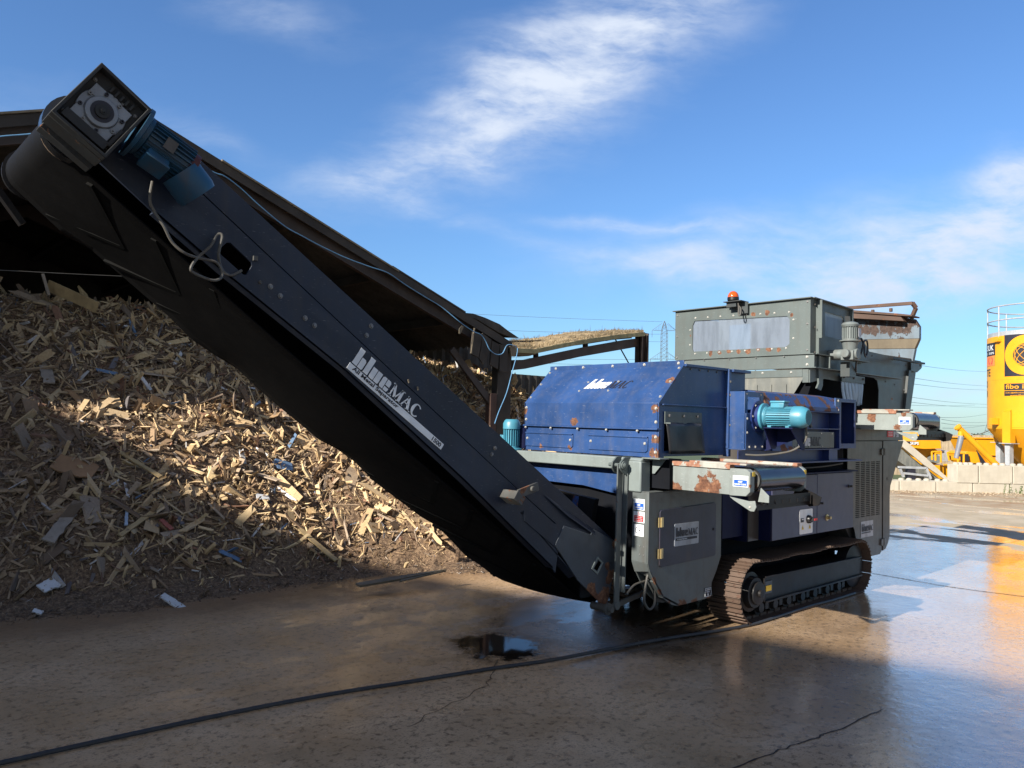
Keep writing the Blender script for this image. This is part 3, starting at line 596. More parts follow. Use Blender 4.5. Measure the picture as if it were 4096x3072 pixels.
st = plate((7.90, 3.399, .505), SX, SZ, .29, .16, 'white_old', gn); logo((7.915, 3.396, .565), SX, SZ, .265, .075, 'ink', st); plate((7.915, 3.396, .545), SX, SZ, .21, .010, 'ink', st, 'black_band')
st = plate((8.54, 3.398, 1.515), SX, SZ, .15, .065, 'red_ink', q); plate((8.70, 3.398, 1.515), SX, SZ, .14, .06, 'white_old', q)
for k in range(3): plate((8.56, 3.3955, 1.53+.015*k), SX, SZ, .11, .004, 'white', st, 'printed_line')

# --- side belts
def side_belt(x0, x1, ye, ys, z0, z1, mat, lip, lz=.035):
    q = MB(); q.box(x0, x0+.04, ye+.15, ys, z0, z1-.01); q.pX([(ye, z0+.03), (ye+.03, z0), (ye+.155, z0-.004), (ye+.155, z1), (ye+.03, z1), (ye, z1-.02)], x0-.006, x0+.05)
    q = q.build('side_conveyor_frame', mat, SEP, bevel=.003)
    q3 = MB(); q3.box(x1-.03, x1, ye+.15, ys, z0, z1-.01); q3.pX([(ye, z0+.03), (ye+.03, z0), (ye+.155, z0-.004), (ye+.155, z1), (ye+.03, z1), (ye, z1-.02)], x1-.04, x1); q3.build('side_conveyor_frame', mat, SEP, bevel=.003)
    l = MB(); l.box(x0-.012, x0+.05, ye+.15, ys, z1-.008, z1+lz-.012); l.box(x0-.004, x0+.09, ye+.03, ye+.48, z1+lz-.012, z1+lz); l.build('top_lip', lip, q, bevel=.002)
    MB().box(x1-.06, x1+.01, ye+.04, ys, z1-.006, z1+lz-.01).build('top_lip', lip, q, bevel=.002)
    r_ = (z1-z0)*.47; yc = ye+.06; zc = (z1+z0)/2+.012; N = 14
    prof = [(ys, zc+r_)]+[(yc+.0-r_*math.sin(math.pi*k/N), zc+r_*math.cos(math.pi*k/N)) for k in range(N+1)]+[(ys, zc-r_)]
    prof2 = [(ys, zc+r_-.008)]+[(yc-(r_-.008)*math.sin(math.pi*k/N), zc+(r_-.008)*math.cos(math.pi*k/N)) for k in range(N+1)]+[(ys, zc-r_+.008)]
    MB().pX(prof+prof2[::-1], x0+.10, x1-.06).build('side_belt', 'belt_shiny', SEP)
    d_ = MB(); d_.cyl((x0+.09, yc, zc), (x1-.05, yc, zc), r_-.01, 24); d_.cyl((x0+.02, yc, zc), (x1, yc, zc), .02, 12); d_.build('belt_roller', 'frame_rust', SEP)
    b_ = MB(); b_.pX([(ye+.155, z0-.012), (ye+.12, z0-.035), (ye-.0, z0-.095), (ye-.03, z0-.095), (ye-.045, z0-.065), (ye-.035, z0-.025), (ye+.01, z0-.03)], x0-.004, x0+.006)
    b_.pX([(ye-.04, z0+.06), (ye-.10, z0+.01), (ye-.10, z0-.035), (ye-.02, z0-.035)], x0+.06, x0+.068)
    MB().pX([(ye+.06, z0+.04), (ye-.08, z0-.01), (ye-.12, z0-.03), (ye-.10, z0-.09), (ye-.03, z0-.105), (ye+.1, z0-.03)], x1-.012, x1).build('scraper_arm', 'track_dark', SEP, bevel=.002)
    b_ = b_.build('scraper_bracket', mat, SEP, bevel=.002); bolt(b_, (x0-.005, ye, z0-.068), NX, .008); 
    s_ = MB(); s_.beam((x0+.02, ye-.02, z0-.07), (x1-.01, ye-.02, z0-.07), .03, .04); s_.beam((x0+.08, ye-.05, z0-.025), (x1-.05, ye-.05, z0-.03), .012, .06)
    for k in range(6): s_.box(x0+.12+k*.1, x0+.16+k*.1, ye-.06, ye-.01, z0-.055, z0-.03)
    s_.build('belt_scraper', 'track_dark', SEP)
    return q
b1 = side_belt(4.68, 5.45, 2.74, 3.60, 1.13, 1.31, 'grey_rusty', 'lip_rust')
safety((4.672, 2.866, 1.19), NY, .115, .075, 'blue', b1)
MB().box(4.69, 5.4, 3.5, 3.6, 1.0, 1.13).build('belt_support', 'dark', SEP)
b2 = side_belt(7.90, 8.62, 2.905, 3.50, 1.59, 1.76, 'grey_rusty', 'lip_rust')
safety((7.892, 3.03, 1.645), NY, .105, .075, 'blue', b2)
for x, y, z in ((4.72, 2.738, 1.275), (5.43, 2.738, 1.27)): plate((x-.018, y, z-.012), SX, SZ, .03, .03, 'yellow_ink', b1, 'guard_label')

# --- top hopper box
tb = MB()
win = [(4.80, 2.375), (4.815, 2.40), (4.815, 2.66), (4.79, 2.705), (3.735, 2.67), (3.71, 2.64), (3.71, 2.40), (3.75, 2.37)]
tb.pX([(5.04, 2.295), (5.04, 2.825), (3.50, 2.825), (3.50, 2.295)], 7.02, 7.03, holes=[win])
win2 = [(7.32, 2.49), (7.74, 2.48), (7.73, 2.68), (7.71, 2.715), (7.32, 2.725)]
tb.pY([(7.03, 2.295), (7.03, 2.825), (7.84, 2.805), (7.87, 2.70), (7.87, 2.295)], 3.50, 3.51, holes=[win2])
tb.box(7.03, 7.9, 5.03, 5.04, 2.295, 2.8); tb.pX([(5.04, 2.295), (5.04, 2.825), (3.50, 2.80), (3.50, 2.295)], 7.87, 7.88, holes=[[(4.9, 2.4), (4.9, 2.75), (4.4, 2.75), (4.4, 2.4)]])
tb.box(6.99, 7.03, 3.48, 5.06, 2.822, 2.832); tb.pY([(7.03, 2.822), (7.84, 2.802), (7.84, 2.812), (7.03, 2.832)], 3.46, 3.51)
tb.box(7.13, 7.145, 3.44, 3.50, 2.45, 2.815); tb.box(7.13, 7.15, 3.47, 3.50, 2.295, 2.45); tb.box(7.84, 7.86, 3.46, 3.5, 2.5, 2.805)
tb.box(6.985, 7.03, 3.45, 5.0, 2.287, 2.295); tb.box(7.03, 8.2, 3.44, 3.5, 2.287, 2.295)
tb = tb.build('top_box', 'top_grey', SEP, bevel=.0015)
MB().pX(win, 7.031, 7.034).build('clear_window', 'poly', tb, smooth=False)
MB().pY(win2, 3.511, 3.514).build('side_window', 'poly', tb, smooth=False)
MB().box(7.45, 7.85, 3.55, 4.38, 2.28, 2.70).build('inner_drum_cover', 'side_grey', SEP)
boltsX(tb, 7.02, [(4.78-.152*i, 2.735-.004*i) for i in range(8)]+[(4.78-.148*i, 2.352+.001*i) for i in range(8)]+[(4.845, 2.61), (4.845, 2.45), (3.67, 2.63), (3.67, 2.45)], .009)
boltsX(tb, 7.02, [(5.01, 2.78), (5.01, 2.55), (5.01, 2.32), (3.53, 2.79), (3.53, 2.58), (3.53, 2.33)], .010, 'zinc_dull')
boltsY(tb, 3.49, [(7.09, 2.77), (7.09, 2.55), (7.09, 2.31)], .012, 'frame_rust')
bd = MB(); bd.pX([(5.0, 2.165), (5.0, 2.28), (3.45, 2.28), (3.45, 2.165)], 7.0, 7.01); bd.box(7.01, 8.0, 3.48, 3.49, 2.165, 2.28); bd.box(6.97, 7.01, 3.42, 5.0, 2.155, 2.163); bd.box(7.0, 9.0, 3.42, 3.50, 2.155, 2.163)
bd.box(7.28, 7.29, 3.43, 3.49, 2.17, 2.28); bd.box(7.12, 7.16, 3.46, 3.48, 2.17, 2.28)
bd = bd.build('hopper_band', 'grey', SEP, bevel=.0015); boltsX(bd, 7.0, [(3.52, 2.262), (3.52, 2.19), (4.9, 2.25)], .012)
boltsX(bd, 6.99, [(3.75+.3*i, 2.145) for i in range(4)]+[(3.75+.3*i, 2.275) for i in range(4)], .006, 'zinc_dull')
pr = MB(); pr.box(6.985, 6.995, 3.56, 5.0, 2.075, 2.145); pr.box(6.99, 7.0, 3.50, 3.56, 2.02, 2.15); pr.pY([(7.0, 2.155), (7.66, 2.155), (7.66, 2.06), (7.3, 2.07), (7.0, 2.02)], 3.49, 3.50); pr.pY([(7.13, 2.155), (7.22, 2.155), (7.22, 2.0), (7.18, 1.95), (7.10, 1.97), (7.14, 2.02)], 3.47, 3.488)
pr = pr.build('curtain_rail', 'grey', SEP); boltsX(pr, 6.984, [(3.67, 2.12), (3.97, 2.12), (4.3, 2.12)], .010)
cs = MB(); cs.pX([(5.0, 2.075), (3.56, 2.075), (3.56, 2.05), (3.72, 1.80), (5.0, 1.80)], 6.992, 6.998, holes=[[(3.72+.155*i, 2.01), (3.723+.155*i, 2.0), (3.722+.155*i, 1.815), (3.718+.155*i, 1.815), (3.717+.155*i, 2.0)] for i in range(5)])
cs.build('slit_rubber_curtain', 'rubber', SEP, smooth=False)
q = MB(); q.pX([(3.50, 2.02), (3.57, 1.80), (4.9, 1.75), (4.9, 2.02)], 7.05, 7.06); q.box(7.3, 8.6, 3.7, 4.8, 1.5, 2.15); q.build('chute', 'dark', SEP)
# side plate of feed hopper with dark cut-out
sp = MB(); sp.pY([(8.2, 2.55), (8.38, 2.42), (9.66, 2.40), (9.66, 2.26), (9.42, 1.60), (8.6, 1.60), (8.62, 2.02), (8.58, 2.12), (8.5, 2.145), (8.0, 2.155), (7.68, 2.155), (7.9, 2.3), (8.1, 2.55)], 3.52, 3.53)
sp.pY([(9.38, 2.28), (9.45, 2.28), (9.28, 1.62), (9.22, 1.62)], 3.49, 3.52); sp.box(8.0, 9.6, 3.53, 4.9, 2.3, 2.31); sp.pY([(9.66, 2.4), (9.66, 2.26), (9.42, 1.60), (9.40, 1.60), (9.64, 2.26), (9.64, 2.4)], 3.53, 4.9)
sp = sp.build('hopper_side_plate', 'side_grey', SEP, bevel=.002); boltsY(sp, 3.518, [(9.3, 2.05), (8.8, 2.12), (9.05, 2.10), (9.45, 1.8), (9.36, 2.34), (8.45, 2.38)], .008, 'zinc_dull')
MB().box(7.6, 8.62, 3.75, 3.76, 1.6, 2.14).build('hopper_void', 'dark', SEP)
for x0 in (9.74, 8.25):
    lg = MB()
    P_ = [(x0-.30, 2.28), (x0-.12, 2.27), (x0, 2.32)]+[(x0-.02+.05*math.cos(t), 2.36+.05*math.sin(t)) for t in (-.5, 0, .5, 1, 1.57)]+[(x0-.3, 2.41)]
    lg.pY(P_, 3.49, 3.51, holes=[[(x0-.03+.02*math.cos(t*.785), 2.36+.02*math.sin(t*.785)) for t in range(8)]])
    lg.build('lifting_lug', 'side_grey', SEP)
cu = MB(); N = 7
for i in range(N):
    x = 7.58+i*.072; cu.sheet((x, 3.455, 2.07), (.068, 0, 0), (.01+.012*(i % 2), 0, -.205-.012*((i*3) % 4)), 3, 8, lambda p, a, c: p+Vector((0, -.012*math.sin(a*3.1)*c-.018*c*math.sin(c*2+x*9), 0)))
M['pale_rubber'] = paint('pale_blue_rubber', (.34, .44, .54), .5, .15, dirt=.35); cu.build('strip_curtain', 'pale_rubber', SEP, thick=.004)
q = MB(); q.box(7.57, 8.09, 3.445, 3.455, 2.06, 2.13); q = q.build('strip_clamp', 'grey', SEP); boltsY(q, 3.443, [(7.61, 2.105), (7.83, 2.105), (8.05, 2.105)], .013, 'frame_rust')
# rear hopper wing
rw = MB(); Yr = [(3.90, 2.93), (3.34, 2.85), (3.30, 2.82), (3.28, 2.745)]
def wing(name, poly, x0, x1, mat): return MB().pX(poly, x0, x1).build(name, mat, SEP, bevel=.002)
wing('wing_upper', [(4.5, 2.97), (4.05, 2.955), (3.44, 2.855), (3.33, 2.83), (3.28, 2.745), (3.28, 2.61), (4.5, 2.66)], 9.10, 9.16, 'peel')
wing('wing_band', [(4.5, 2.657), (3.28, 2.607), (3.325, 2.50), (4.5, 2.55)], 9.095, 9.16, 'tan'); wing('wing_lower', [(4.5, 2.547), (3.325, 2.497), (3.35, 2.36), (3.9, 2.47), (4.5, 2.49)], 9.10, 9.16, 'peel')
q = MB(); q.beam((9.07, 4.2, 2.53), (9.07, 3.36, 2.37), .03, .035); q.box(8.6, 9.5, 3.36, 3.40, 2.35, 2.37); q.build('wing_edge_tube', 'track_dark', SEP)
q = MB(); q.pX([(4.5, 3.0), (4.05, 2.985), (3.44, 2.885), (3.31, 2.86), (3.31, 2.845), (3.44, 2.86), (4.05, 2.957), (4.5, 2.97)], 8.97, 9.20); q.pX([(4.5, 2.98), (4.05, 2.965), (3.44, 2.862), (3.40, 2.80), (4.0, 2.88), (4.5, 2.9)], 8.99, 9.12)
for y in (3.95, 3.75, 3.55): q.box(9.0, 9.03, y-.015, y+.015, 2.92, 2.96)
q.build('crusted_lip', 'rustbar', SEP, bevel=.003)
q = MB(); q.beam((9.05, 4.25, 3.015), (9.05, 3.33, 3.0), .035, .035); q.beam((9.05, 3.335, 3.005), (9.09, 3.31, 2.95), .03, .04); q.beam((9.09, 3.31, 2.95), (9.12, 3.37, 2.84), .03, .04); q.beam((9.05, 4.2, 3.01), (9.1, 4.2, 2.9), .03, .04); q.build('hopper_rail', 'rustbar', SEP)
# upright grey gear motor
gm = motor(SEP, (7.42, 3.30, 2.435), (0, 0, 1), .074, .20, 'motor_grey', jb=((1, 0, 0), .038, .62), flange=True, cowl=False, fins=20, name='gear_motor', label='upright pale grey gear motor beside the top box')
q = MB(); q.lathe((7.42, 3.30, 2.57), (0, 0, 1), [(0, .074), (.02, .082), (.04, .07), (.05, .04)], 22); q.build('motor_cap', 'motor_grey', gm)
q = MB(); q.box(7.35, 7.49, 3.24, 3.36, 2.25, 2.34); q.lathe((7.42, 3.30, 2.34), (0, 0, 1), [(0, .06), (.06, .07), (.09, .08)], 20); q.cyl((7.42, 3.22, 2.31), (7.42, 3.5, 2.31), .05, 20); q.cyl((7.50, 3.30, 2.30), (7.56, 3.30, 2.30), .045, 20); q.cyl((7.30, 3.30, 2.31), (7.36, 3.30, 2.31), .04, 20)
q.build('gear_reducer', 'motor_grey', gm, bevel=.004)
plate((7.385, 3.205, 2.47), SX, SZ, .06, .08, 'white_old', gm, 'rating_plate')
MB().box(7.48, 7.62, 3.33, 3.42, 2.1, 2.24).build('torque_arm', 'side_grey', SEP); MB().beam((7.55, 3.36, 2.45), (7.58, 3.40, 2.70), .05, .012).build('motor_strap', 'side_grey', SEP)
MB().tube([(7.62, 3.28, 2.48), (7.64, 3.26, 2.40), (7.60, 3.24, 2.33), (7.66, 3.25, 2.30), (7.72, 3.26, 2.38), (7.70, 3.26, 2.46), (7.63, 3.26, 2.44), (7.60, 3.27, 2.34), (7.56, 3.3, 2.24), (7.62, 3.33, 2.15)], .009).build('motor_lead', 'hose', SEP)
# beacon
q = MB(); q.box(6.90, 7.03, 4.17, 4.37, 2.848, 2.856); q.box(6.93, 7.0, 4.24, 4.35, 2.80, 2.848); q.box(6.985, 7.0, 4.14, 4.24, 2.73, 2.848); q.build('beacon_bracket', 'side_grey', SEP)
q = MB(); q.lathe((6.95, 4.285, 2.856), (0, 0, 1), [(0, .045), (.012, .058), (.04, .058), (.042, .056)], 24); bc = q.build('beacon', 'black', SEP)
q = MB(); q.lathe((6.95, 4.285, 2.898), (0, 0, 1), [(0, .056)]+[(.058*math.sin(t*math.pi/16)*1.12, .056*math.cos(t*math.pi/16)) for t in range(1, 8)], 26); q.build('amber_dome', 'amber', bc)
MB().tube([(6.93, 4.215, 2.83), (6.93, 4.21, 2.78), (6.92, 4.205, 2.72), (6.92, 4.19, 2.70), (6.92, 4.18, 2.72), (6.93, 4.185, 2.77), (6.93, 4.205, 2.80)], .007).build('hook_ring', 'frame_rust', SEP)

# --- crawler tracks
def track(y0, y1, name, lod):
    xs0, xs1, R_, zc = 5.77, 7.70, .245, .255
    root = MB(); root.pY([(5.90, .16), (7.70, .165), (7.72, .34), (5.90, .36), (5.84, .30)], y0+.02, y1-.02); root = root.build(name, 'track_dark', SEP, bevel=.004)
    path = []; L1 = xs1-xs0; tot_ = 2*L1+2*math.pi*R_; n_ = 46 if lod else 30
    for k in range(n_):
        s_ = k/n_*tot_
        if s_ < L1: x, z, tx, tz = xs0+s_, zc+R_-.012*math.sin(math.pi*s_/L1*3)**2, 1, 0
        elif s_ < L1+math.pi*R_: a = (s_-L1)/R_; x, z, tx, tz = xs1+R_*math.sin(a), zc+R_*math.cos(a), math.cos(a), -math.sin(a)
        elif s_ < 2*L1+math.pi*R_: x, z, tx, tz = xs1-(s_-L1-math.pi*R_), zc-R_, -1, 0
        else: a = (s_-2*L1-math.pi*R_)/R_; x, z, tx, tz = xs0-R_*math.sin(a), zc-R_*math.cos(a), -math.cos(a), math.sin(a)
        t = Vector((tx, 0, tz)); nn = Vector((-tz, 0, tx)); path.append((Vector((x, 0, z)), t, nn))
    base = MB(); w_ = tot_/n_*.97
    base.box(-w_/2, w_/2, y0, y1, -.006, .0)
    for g in (-.38, 0, .38): base.box(w_*g-.004, w_*g+.004, y0-.002, y1, 0, .017)
    base.box(-w_*.4, w_*.4, (y0+y1)/2-.05, (y0+y1)/2+.05, -.03, -.006)
    me = None
    for k, (p, t, nn) in enumerate(path):
        if me is None:
            me = bpy.data.meshes.new('track_shoe'); me.from_pydata([tuple(v) for v in base.v], [], base.f); me.materials.append(M['track'])
        o = bpy.data.objects.new('track_shoe', me); COL.objects.link(o); o.parent = root
        mm = Matrix.Identity(4)
        for i in range(3): mm[i][0] = t[i]; mm[i][1] = (0, 1, 0)[i]; mm[i][2] = nn[i]
        o.location = p-ORG[root.name]; o.rotation_mode = 'QUATERNION'; o.rotation_quaternion = mm.to_3x3().to_quaternion()
    q = MB(); q.lathe((5.77, y0+.06, .255), NY, [(-.1, .16), (.0, .16), (.005, .13), (.05, .12)], 30); q.lathe((5.79, y0+.012, .25), NY, [(0, .095), (.02, .092), (.025, .03), (.045, .028)], 26); q.build('drive_sprocket', 'track_dark', root)
    q = MB(); q.lathe((7.68, y0+.06, .255), NY, [(-.1, .2), (.0, .2), (.02, .1)], 30); q.build('idler_wheel', 'track_dark', root)
    q0 = None
    for x in (5.95, 6.18, 6.41, 6.66, 6.89, 7.13, 7.37):
        q = MB(); q.lathe((x, y0+.12, .10), NY, [(-.04, .065), (.03, .065), (.03, .045), (.06, .04)], 20); q.box(x+.06, x+.11, y0+.06, y0+.09, .08, .17)
        q.build('track_roller', 'track_dark', root)
    q = MB(); q.beam((5.90, y0+.012, .365), (7.72, y0+.012, .345), .03, .012); q.beam((5.90, y0+.008, .165), (7.72, y0+.008, .172), .03, .014); q.beam((5.885, y0+.012, .17), (5.885, y0+.012, .36), .02, .03, (0, 1, 0)); q.build('frame_flange', 'track_dark', root, bevel=.002)
    return root
tr = track(3.31, 3.62, 'crawler_track', True)
q = MB(); q.box(5.905, 6.03, 3.322, 3.330, .225, .325); q.build('inspection_cover', 'black', tr); MB().box(5.925, 6.01, 3.317, 3.322, .245, .29).build('oil_window', 'yellow_ink', tr)
track(4.55, 4.85, 'crawler_track', False)
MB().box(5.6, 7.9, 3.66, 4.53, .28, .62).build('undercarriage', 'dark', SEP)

# --- the long raised conveyor
K = 3.75/3.4
def c(x, z, y=3.75): k = y/3.4; return (x*k, 1.6+(z-1.6)*k)
DIR = Vector((.826, 0, -.564)); UPD = Vector((.564, 0, .826))
cf = MB()
cf.pY([c(*p) for p in [(.98, 2.87), (4.09, .80), (4.06, .79), (3.86, .87), (3.75, .80), (3.231, 1.153), (1.223, 2.577), (.86, 2.815)]], 3.742, 3.752)
cf.pY([c(*p) for p in [(.86, 2.808), (1.223, 2.569), (3.231, 1.146), (3.55, .925), (3.51, .66), (3.483, .69), (2.764, 1.25), (1.979, 1.825), (1.36, 2.219), (1.057, 2.428), (.80, 2.62), (.76, 2.70)]], 3.735, 3.752,
      holes=[[c(*p) for p in [(1.37, 2.355), (1.385, 2.357), (1.485, 2.285), (1.488, 2.27), (1.465, 2.225), (1.45, 2.225), (1.335, 2.305), (1.332, 2.315)]]])
cf.pY([c(*p) for p in [(1.057, 2.428), (1.36, 2.219), (1.979, 1.825), (2.764, 1.25), (3.483, .69), (3.49, .70), (2.77, 1.262), (1.985, 1.835), (1.365, 2.23), (1.063, 2.438)]], 3.735, 3.80)
cf.pY([c(*p) for p in [(.98, 2.87), (4.09, .80), (4.085, .79), (.975, 2.86)]], 3.75, 3.80)
cf.beam(Vector((c(1.0, 2.73)[0], 3.758, c(1.0, 2.73)[1])), Vector((c(3.4, 1.03)[0], 3.758, c(3.4, 1.03)[1])), .004, .05, UPD)
cf = cf.build('conveyor_side_plate', 'conv', SEP, bevel=.002)
for p in ((1.53, 2.20), (1.58, 2.187), (1.63, 2.15), (1.76, 2.06), (1.81, 2.03)): x, z = c(*p); bolt(cf, (x, 3.734, z), NY, .013 if p[0] > 1.55 else .009, 'zinc_dull' if p[0] > 1.55 else 'frame_rust')
for p in ((2.13, 2.06), (2.105, 2.01), (2.99, 1.435), (2.965, 1.40)): x, z = c(*p); bolt(cf, (x, 3.741, z), NY, .013, 'zinc_dull')
x, z = c(1.5, 2.305); MB().box(x-.01, x+.012, 3.722, 3.735, z-.012, z+.012).build('clip', 'frame_rust', cf)
ft_ = MB(); ft_.pY([c(*p, 3.73) for p in [(3.51, .83), (3.585, .945), (3.84, .868), (3.865, .902), (4.10, .80), (4.085, .62), (4.02, .405), (3.97, .395), (3.72, .59)]], 3.722, 3.735, holes=[[c(*p, 3.73) for p in [(3.93, .70), (3.965, .675), (3.93, .62), (3.875, .645)]]])
ft_ = ft_.build('conveyor_foot_plate', 'conv_foot_lit', SEP, bevel=.003)
q = MB(); x, z = c(3.915, .66, 3.72); q.prism(place([(-.05, -.04), (.05, -.04), (.05, .04), (-.05, .04)], (x, 3.722, z), Vector((.6, 0, .8)), Vector((-.8, 0, .6))), NY*.008, [place([(-.038, -.028), (.038, -.028), (.038, .028), (-.038, .028)], (x, 3.722, z), Vector((.6, 0, .8)), Vector((-.8, 0, .6)))]); q.build('socket_rim', 'grey_light', ft_)
q = MB(); q.pY([c(*p) for p in [(3.38, .99), (3.85, .89), (3.84, .87), (3.58, .94), (3.50, .82), (3.23, 1.0), (3.22, 1.06)]], 3.728, 3.738)
q.prism([Vector((c(3.2, 1.05)[0], 3.735, c(3.2, 1.05)[1])), Vector((c(3.69, .62)[0], 3.735, c(3.69, .62)[1])), Vector((c(3.68, .60)[0], 3.79, c(3.68, .60)[1])), Vector((c(3.45, .81)[0], 3.82, c(3.45, .81)[1]))], (.004, 0, .006))
q.prism([Vector((c(3.40, 1.14)[0], 3.735, c(3.40, 1.14)[1])), Vector((c(3.86, .895)[0], 3.735, c(3.86, .895)[1])), Vector((c(3.84, .868)[0], 3.70, c(3.84, .868)[1])), Vector((c(3.60, 1.0)[0], 3.71, c(3.60, 1.0)[1]))], (.004, 0, .006)); q.build('foot_gusset', 'conv', SEP)
q = MB(); a0 = c(3.205, 1.135, 3.6); q.beam((a0[0], 3.60, a0[1]), (a0[0], 3.74, a0[1]), .085, .06, UPD); q.beam((a0[0]+.02, 3.64, a0[1]+.02), (a0[0]+.20, 3.64, a0[1]+.065), .01, .06); q.cyl((a0[0]+.14, 3.62, a0[1]+.05), (a0[0]+.14, 3.66, a0[1]+.05), .018, 12)
q.build('pivot_stub', 'frame_rust', SEP, bevel=.004)
q = MB(); q.pY([c(*p, 4.1) for p in [(3.14, 1.25), (3.2, 1.29), (3.26, 1.27), (3.75, .86), (3.7, .80), (3.5, .9)]], 4.25, 4.262); q.build('inner_side_wing', 'conv', SEP, bevel=.002)
q = MB(); q.pY([c(*p) for p in [(.98, 2.87), (4.09, .80), (4.0, .45), (3.8, .60), (2.764, 1.25), (1.979, 1.825), (1.057, 2.428), (.80, 2.62)]], 4.82, 4.83); q.build('far_side_plate', 'conv', SEP)
# belt
BZ = lambda x: 1.81-.70*(x-2.1)
bt = MB(); xs = [.86+.145*i for i in range(24)]
AX, AZ = .865, 2.845; RD = .125
prof = []
for k in range(15):
    a = math.radians(56+k*(180/14)); prof.append((AX+RD*math.cos(a), AZ+RD*math.sin(a)))
low = [(x, BZ(x)+(.012*math.sin(x*2.2))) for x in xs if x > .95]; ends = [(4.30, .29), (4.42, .26), (4.50, .31), (4.50, .40), (4.42, .47)]
path = prof+low+ends
top_ = [(4.0, .80), (1.2, 2.76)]
path = path+top_
NYS = 10
vs = []; 
for x, z in path:
    for j in range(NYS+1): vs.append((x, 3.86+.89*j/NYS, z+(.0 if z > 2.7 else -.012*math.sin(math.pi*j/NYS)*(1+math.sin(x*3))-(.016*math.sin(x*8.3)+.010*math.sin(x*15))*max(0, (j-6)/4.0))))
bt.add(vs, [(i*(NYS+1)+j, i*(NYS+1)+j+1, ((i+1) % len(path))*(NYS+1)+j+1, ((i+1) % len(path))*(NYS+1)+j) for i in range(len(path)) for j in range(NYS)])
bt = bt.build('conveyor_belt', 'belt', SEP, thick=.012)
for i, x in enumerate([.98+.29*k for k in range(11)]):      # chevron cleats on the belt's outer face
    q = MB()
    for s_ in (-1, 1):
        y_m, y_e = 4.305, 4.305+s_*.40
        P0 = Vector((x+.22, y_m, BZ(x+.22)-.004)); P1 = Vector((x-.05, y_e, BZ(x-.05)-.006)); q.beam(P0+Vector((.004, 0, .006)), P1+Vector((.004, 0, .006)), .030, .014, Vector((-.57, 0, -.82)))
        P2 = Vector((x+.22, y_e, BZ(x+.22)-.006)); P3 = Vector((x+.02, y_e-.0, BZ(x+.02)-.006))
    q.build('chevron_cleat', 'cleat', bt)
q = MB(); q.cyl((AX, 3.80, AZ), (AX, 4.80, AZ), RD-.012, 28); q.cyl((AX, 3.6, AZ), (AX, 4.86, AZ), .03, 14); q.build('head_drum', 'cast', SEP)
q = MB(); q.lathe((AX, 3.95, AZ), (0, -1, 0), [(0, RD+.006), (.05, RD+.014), (.10, RD+.010), (.11, RD-.01)], 30); q.build('mud_crust', paint('caked_mud', (.16, .105, .065), .9, .3, dirt=.5, bump=1.2, bscale=45), SEP)
q = MB(); q.lathe((AX, 3.90, AZ), (0, -1, 0), [(0, RD+.02), (.07, RD+.022), (.075, RD-.02)], 30); q.build('drum_edge_ring', 'belt_shiny', SEP)
q = MB(); q.lathe((AX, 4.80, AZ), (0, -1, 0), [(0, RD+.012), (.03, RD+.014), (.032, RD-.01)], 30); q.beam((AX-.14, 4.84, AZ-.10), (AX-.02, 4.84, AZ-.26), .06, .03); q.build('far_end_bracket', 'track_dark', SEP)
# gearbox
def ctr(u, v, y): p = at(u, v, Y=y); return p
GY = 3.5; gc = Vector((*(lambda t: (t[0], 0, t[1]))(c(.852, 2.806, GY)),)); gc.y = GY
e1 = DIR; e2 = UPD; W1, W2 = .125, .155
def sq(w1, w2, y, off=(0, 0)): return [gc+e1*(a*w1+off[0])+e2*(b_*w2+off[1])+Vector((0, y-GY, 0)) for a, b_ in ((-1, -1), (1, -1), (1, 1), (-1, 1))]
gb = MB(); gb.prism(sq(W1, W2, GY), (0, .05, 0), [sq(W1-.014, W2-.014, GY)]); gb.prism(sq(W1, W2, GY+.05), (0, .11, 0))
gb.prism(sq(.10, .02, GY+.02, (0, -.105)), (0, .03, 0)); gb.prism(sq(W1*.95, .03, GY+.16, (0, -W2+.01)), (0, .07, 0))
for k in range(5): gb.prism(sq(.005, .016, GY+.030, (-.03+.024*k, .110)), (0, .022, 0))
for k in range(3): gb.prism(sq(.008, .018, GY+.018, (.100, -.02-.03*k)), (0, .035, 0))
gb = gb.build('gearbox', 'cast', SEP, bevel=.003)
q = MB(); g2 = gc+Vector((0, .052, 0)); q.lathe(g2, NY, [(0, .098), (.012, .098), (.014, .068), (.028, .064), (.030, .046)], 34)
for k in range(4):
    a = math.pi/4+k*math.pi/2; p = g2+e1*(.086*math.cos(a))+e2*(.086*math.sin(a)); q.prism([p+e1*a_+e2*b_+NY*.0 for a_, b_ in ((-.026, -.026), (.026, -.026), (.026, .026), (-.026, .026))], NY*.017)
q = q.build('output_flange', 'cast_light', gb, bevel=.002)
MB().lathe(g2+NY*.028, NY, [(0, .046), (.004, .046)], 28).build('oil_seal', 'ink', q)
MB().lathe(g2+NY*.03, NY, [(0, .030), (.010, .029), (.012, .014), (.016, .014), (.017, .009), (.022, .008)], 22).build('shaft_end', 'cast', q)
for k in range(8):
    a = math.pi/8+k*math.pi/4; p = g2+NY*.013+e1*(.083*math.cos(a))+e2*(.083*math.sin(a))
    MB().lathe(p, NY, [(0, .0085), (.010, .0085), (.0101, .004), (.004, .0035)], 12).build('cap_screw', 'zinc_dull' if k % 2 else 'ink', q)
for s1, s2 in ((-1, -1), (1, -1), (-1, 1), (1, 1), (0, -1.05), (.35, 1)):
    p = g2+NY*.004+e1*(.098*s1)+e2*(.098*s2); bolt(gb, p, NY, .008, 'zinc_dull')
